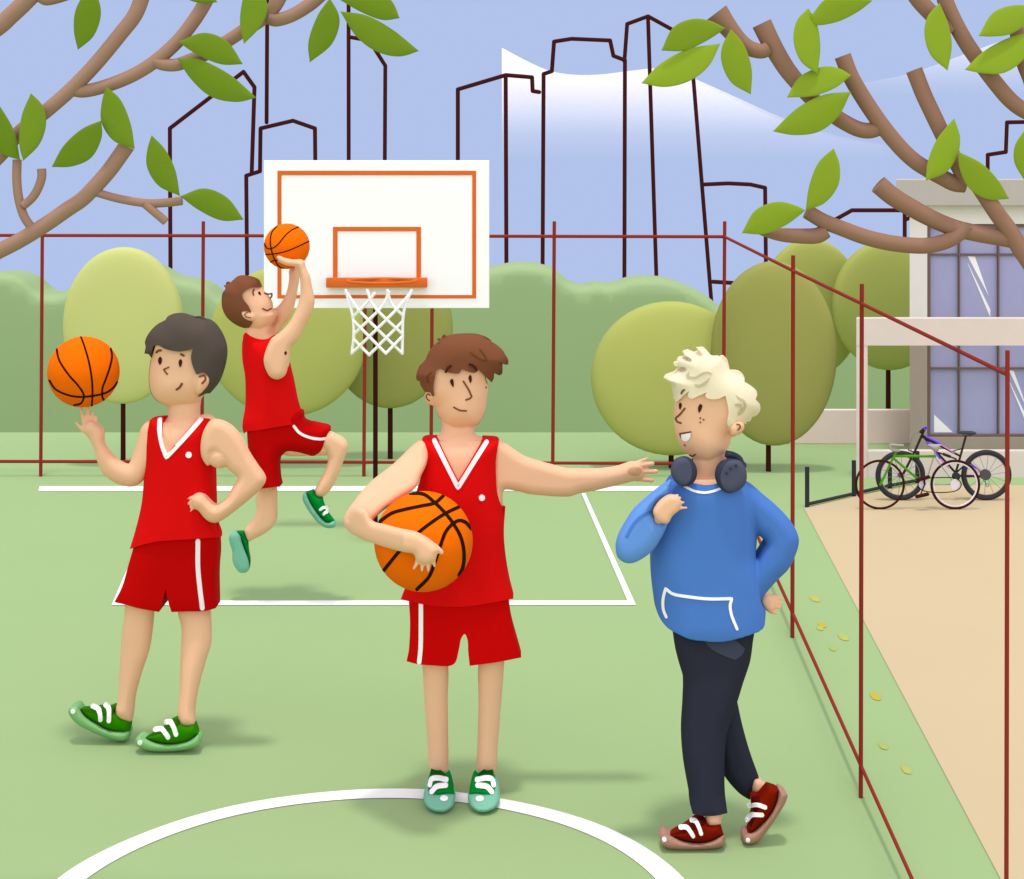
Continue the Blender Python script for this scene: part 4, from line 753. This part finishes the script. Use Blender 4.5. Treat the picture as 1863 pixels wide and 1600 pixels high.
for rimo, fo_, dots in (("610,92 660,105 700,160 708,230 680,290 620,318 560,300 515,240 510,180 540,120", "600,95 650,130 670,200 655,270 610,312 560,300 512,230 515,160 550,110", ()), ("960,112 1040,125 1085,200 1080,290 1020,350 955,367 890,335 850,260 860,180 900,130", "990,118 1050,132 1083,210 1078,290 1020,352 950,362 905,320 888,250 910,170 950,128", ((1007, 160), (965, 183), (935, 217)))):
    g = puff(OUT('C6', rimo, 2), Dc, .03, 10, g=3); c = add('ear_cup', g, HPR, hp_); f = decal(OUT('C6', fo_, 2), bvh(g), .004, .008); add('cup_face', f, HPF, c)
    for x, y in dots: add('button', dot('C6', x, y, 12, bvh(f), .003, .006), HPR, c)
band = puff(OUT('C6', "920,95! 935,45! 1000,60 1050,90 1070,140 1065,175! 1030,160 1000,110"), Dc+.05, .022, 6, g=3)
P = [W(1350, 850, Dc+.05), W(1350, 845, D0+.06), W(1318, 835, D0+.12), W(1290, 832, D0+.135), W(1262, 840, D0+.11), W(1243, 850, D0+.02), W(1243, 860, Dc)]
add('headband', join(band, tube(P[:4]+P[4:], .012, 10, smooth=5)), HPR, hp_)

# ------------------------------------------------------------ light, sky, camera
SUN_EL, SUN_AZ = math.radians(82), math.radians(-2)   # azimuth measured from straight behind the camera
sun = bpy.data.lights.new('sun', 'SUN'); sun.energy = 1.5; sun.angle = math.radians(5); sun.color = (1, .97, .92)
so_ = bpy.data.objects.new('sun', sun); COL.objects.link(so_)
d = Vector((math.sin(SUN_AZ)*math.cos(SUN_EL), -math.cos(SUN_AZ)*math.cos(SUN_EL), math.sin(SUN_EL)))   # towards the sun
so_.rotation_euler = d.to_track_quat('Z', 'Y').to_euler(); so_.location = (0, -5, 12)
w = bpy.data.worlds.new('World'); scene.world = w; w.use_nodes = True; nt = w.node_tree; nt.nodes.clear()
N = nt.nodes.new; Lk = nt.links.new
out = N('ShaderNodeOutputWorld'); bg_ = N('ShaderNodeBackground'); tc = N('ShaderNodeTexCoord'); sp = N('ShaderNodeSeparateXYZ'); Lk(tc.outputs['Generated'], sp.inputs[0])
def mrange(src, a, b, lo=0, hi=1):
    m = N('ShaderNodeMapRange'); m.interpolation_type = 'SMOOTHSTEP'; m.inputs['From Min'].default_value = a; m.inputs['From Max'].default_value = b; m.inputs['To Min'].default_value = lo; m.inputs['To Max'].default_value = hi; Lk(src, m.inputs['Value']); return m.outputs[0]
up_ = mrange(sp.outputs['Z'], .16, .5); bk_ = mrange(sp.outputs['Y'], .25, -.45)
mx = N('ShaderNodeMath'); mx.operation = 'MAXIMUM'; Lk(up_, mx.inputs[0]); Lk(bk_, mx.inputs[1])
sky = N('ShaderNodeTexSky'); sky.sky_type = 'NISHITA'; sky.sun_disc = False; sky.sun_elevation = SUN_EL; sky.sun_rotation = math.pi-SUN_AZ
sm = N('ShaderNodeVectorMath'); sm.operation = 'SCALE'; sm.inputs['Scale'].default_value = .03; Lk(sky.outputs[0], sm.inputs[0])
cl_ = N('ShaderNodeMix'); cl_.data_type = 'RGBA'; Lk(bk_, cl_.inputs['Factor']); cl_.inputs['A'].default_value = (.80, .80, .76, 1); cl_.inputs['B'].default_value = (1.43, 1.37, 1.47, 1)   # unseen white sky, made brightest behind the camera to light front faces
ad = N('ShaderNodeVectorMath'); ad.operation = 'ADD'; Lk(sm.outputs[0], ad.inputs[0]); Lk(cl_.outputs['Result'], ad.inputs[1])
fn = N('ShaderNodeMix'); fn.data_type = 'RGBA'; Lk(mx.outputs[0], fn.inputs['Factor']); fn.inputs['A'].default_value = (lin(177), lin(195), lin(234), 1); Lk(ad.outputs[0], fn.inputs['B'])
Lk(fn.outputs['Result'], bg_.inputs['Color']); bg_.inputs['Strength'].default_value = 1.0; Lk(bg_.outputs[0], out.inputs['Surface'])
cam = bpy.data.cameras.new('camera'); co = bpy.data.objects.new('camera', cam); COL.objects.link(co)
co.location = (0, 0, EYE); co.rotation_euler = (math.pi/2, 0, 0); cam.sensor_width = 36; cam.sensor_fit = 'HORIZONTAL'; cam.lens = 36*F/1863; cam.shift_y = -(800-HY)/1863; cam.clip_end = 3000; cam.clip_start = .05
scene.camera = co
scene.view_settings.view_transform = 'Standard'; scene.view_settings.look = 'None'; scene.view_settings.exposure = 0; scene.view_settings.gamma = 1
scene.render.engine = 'CYCLES'; scene.cycles.transparent_max_bounces = 16
scene.render.resolution_x = 1024; scene.render.resolution_y = 879
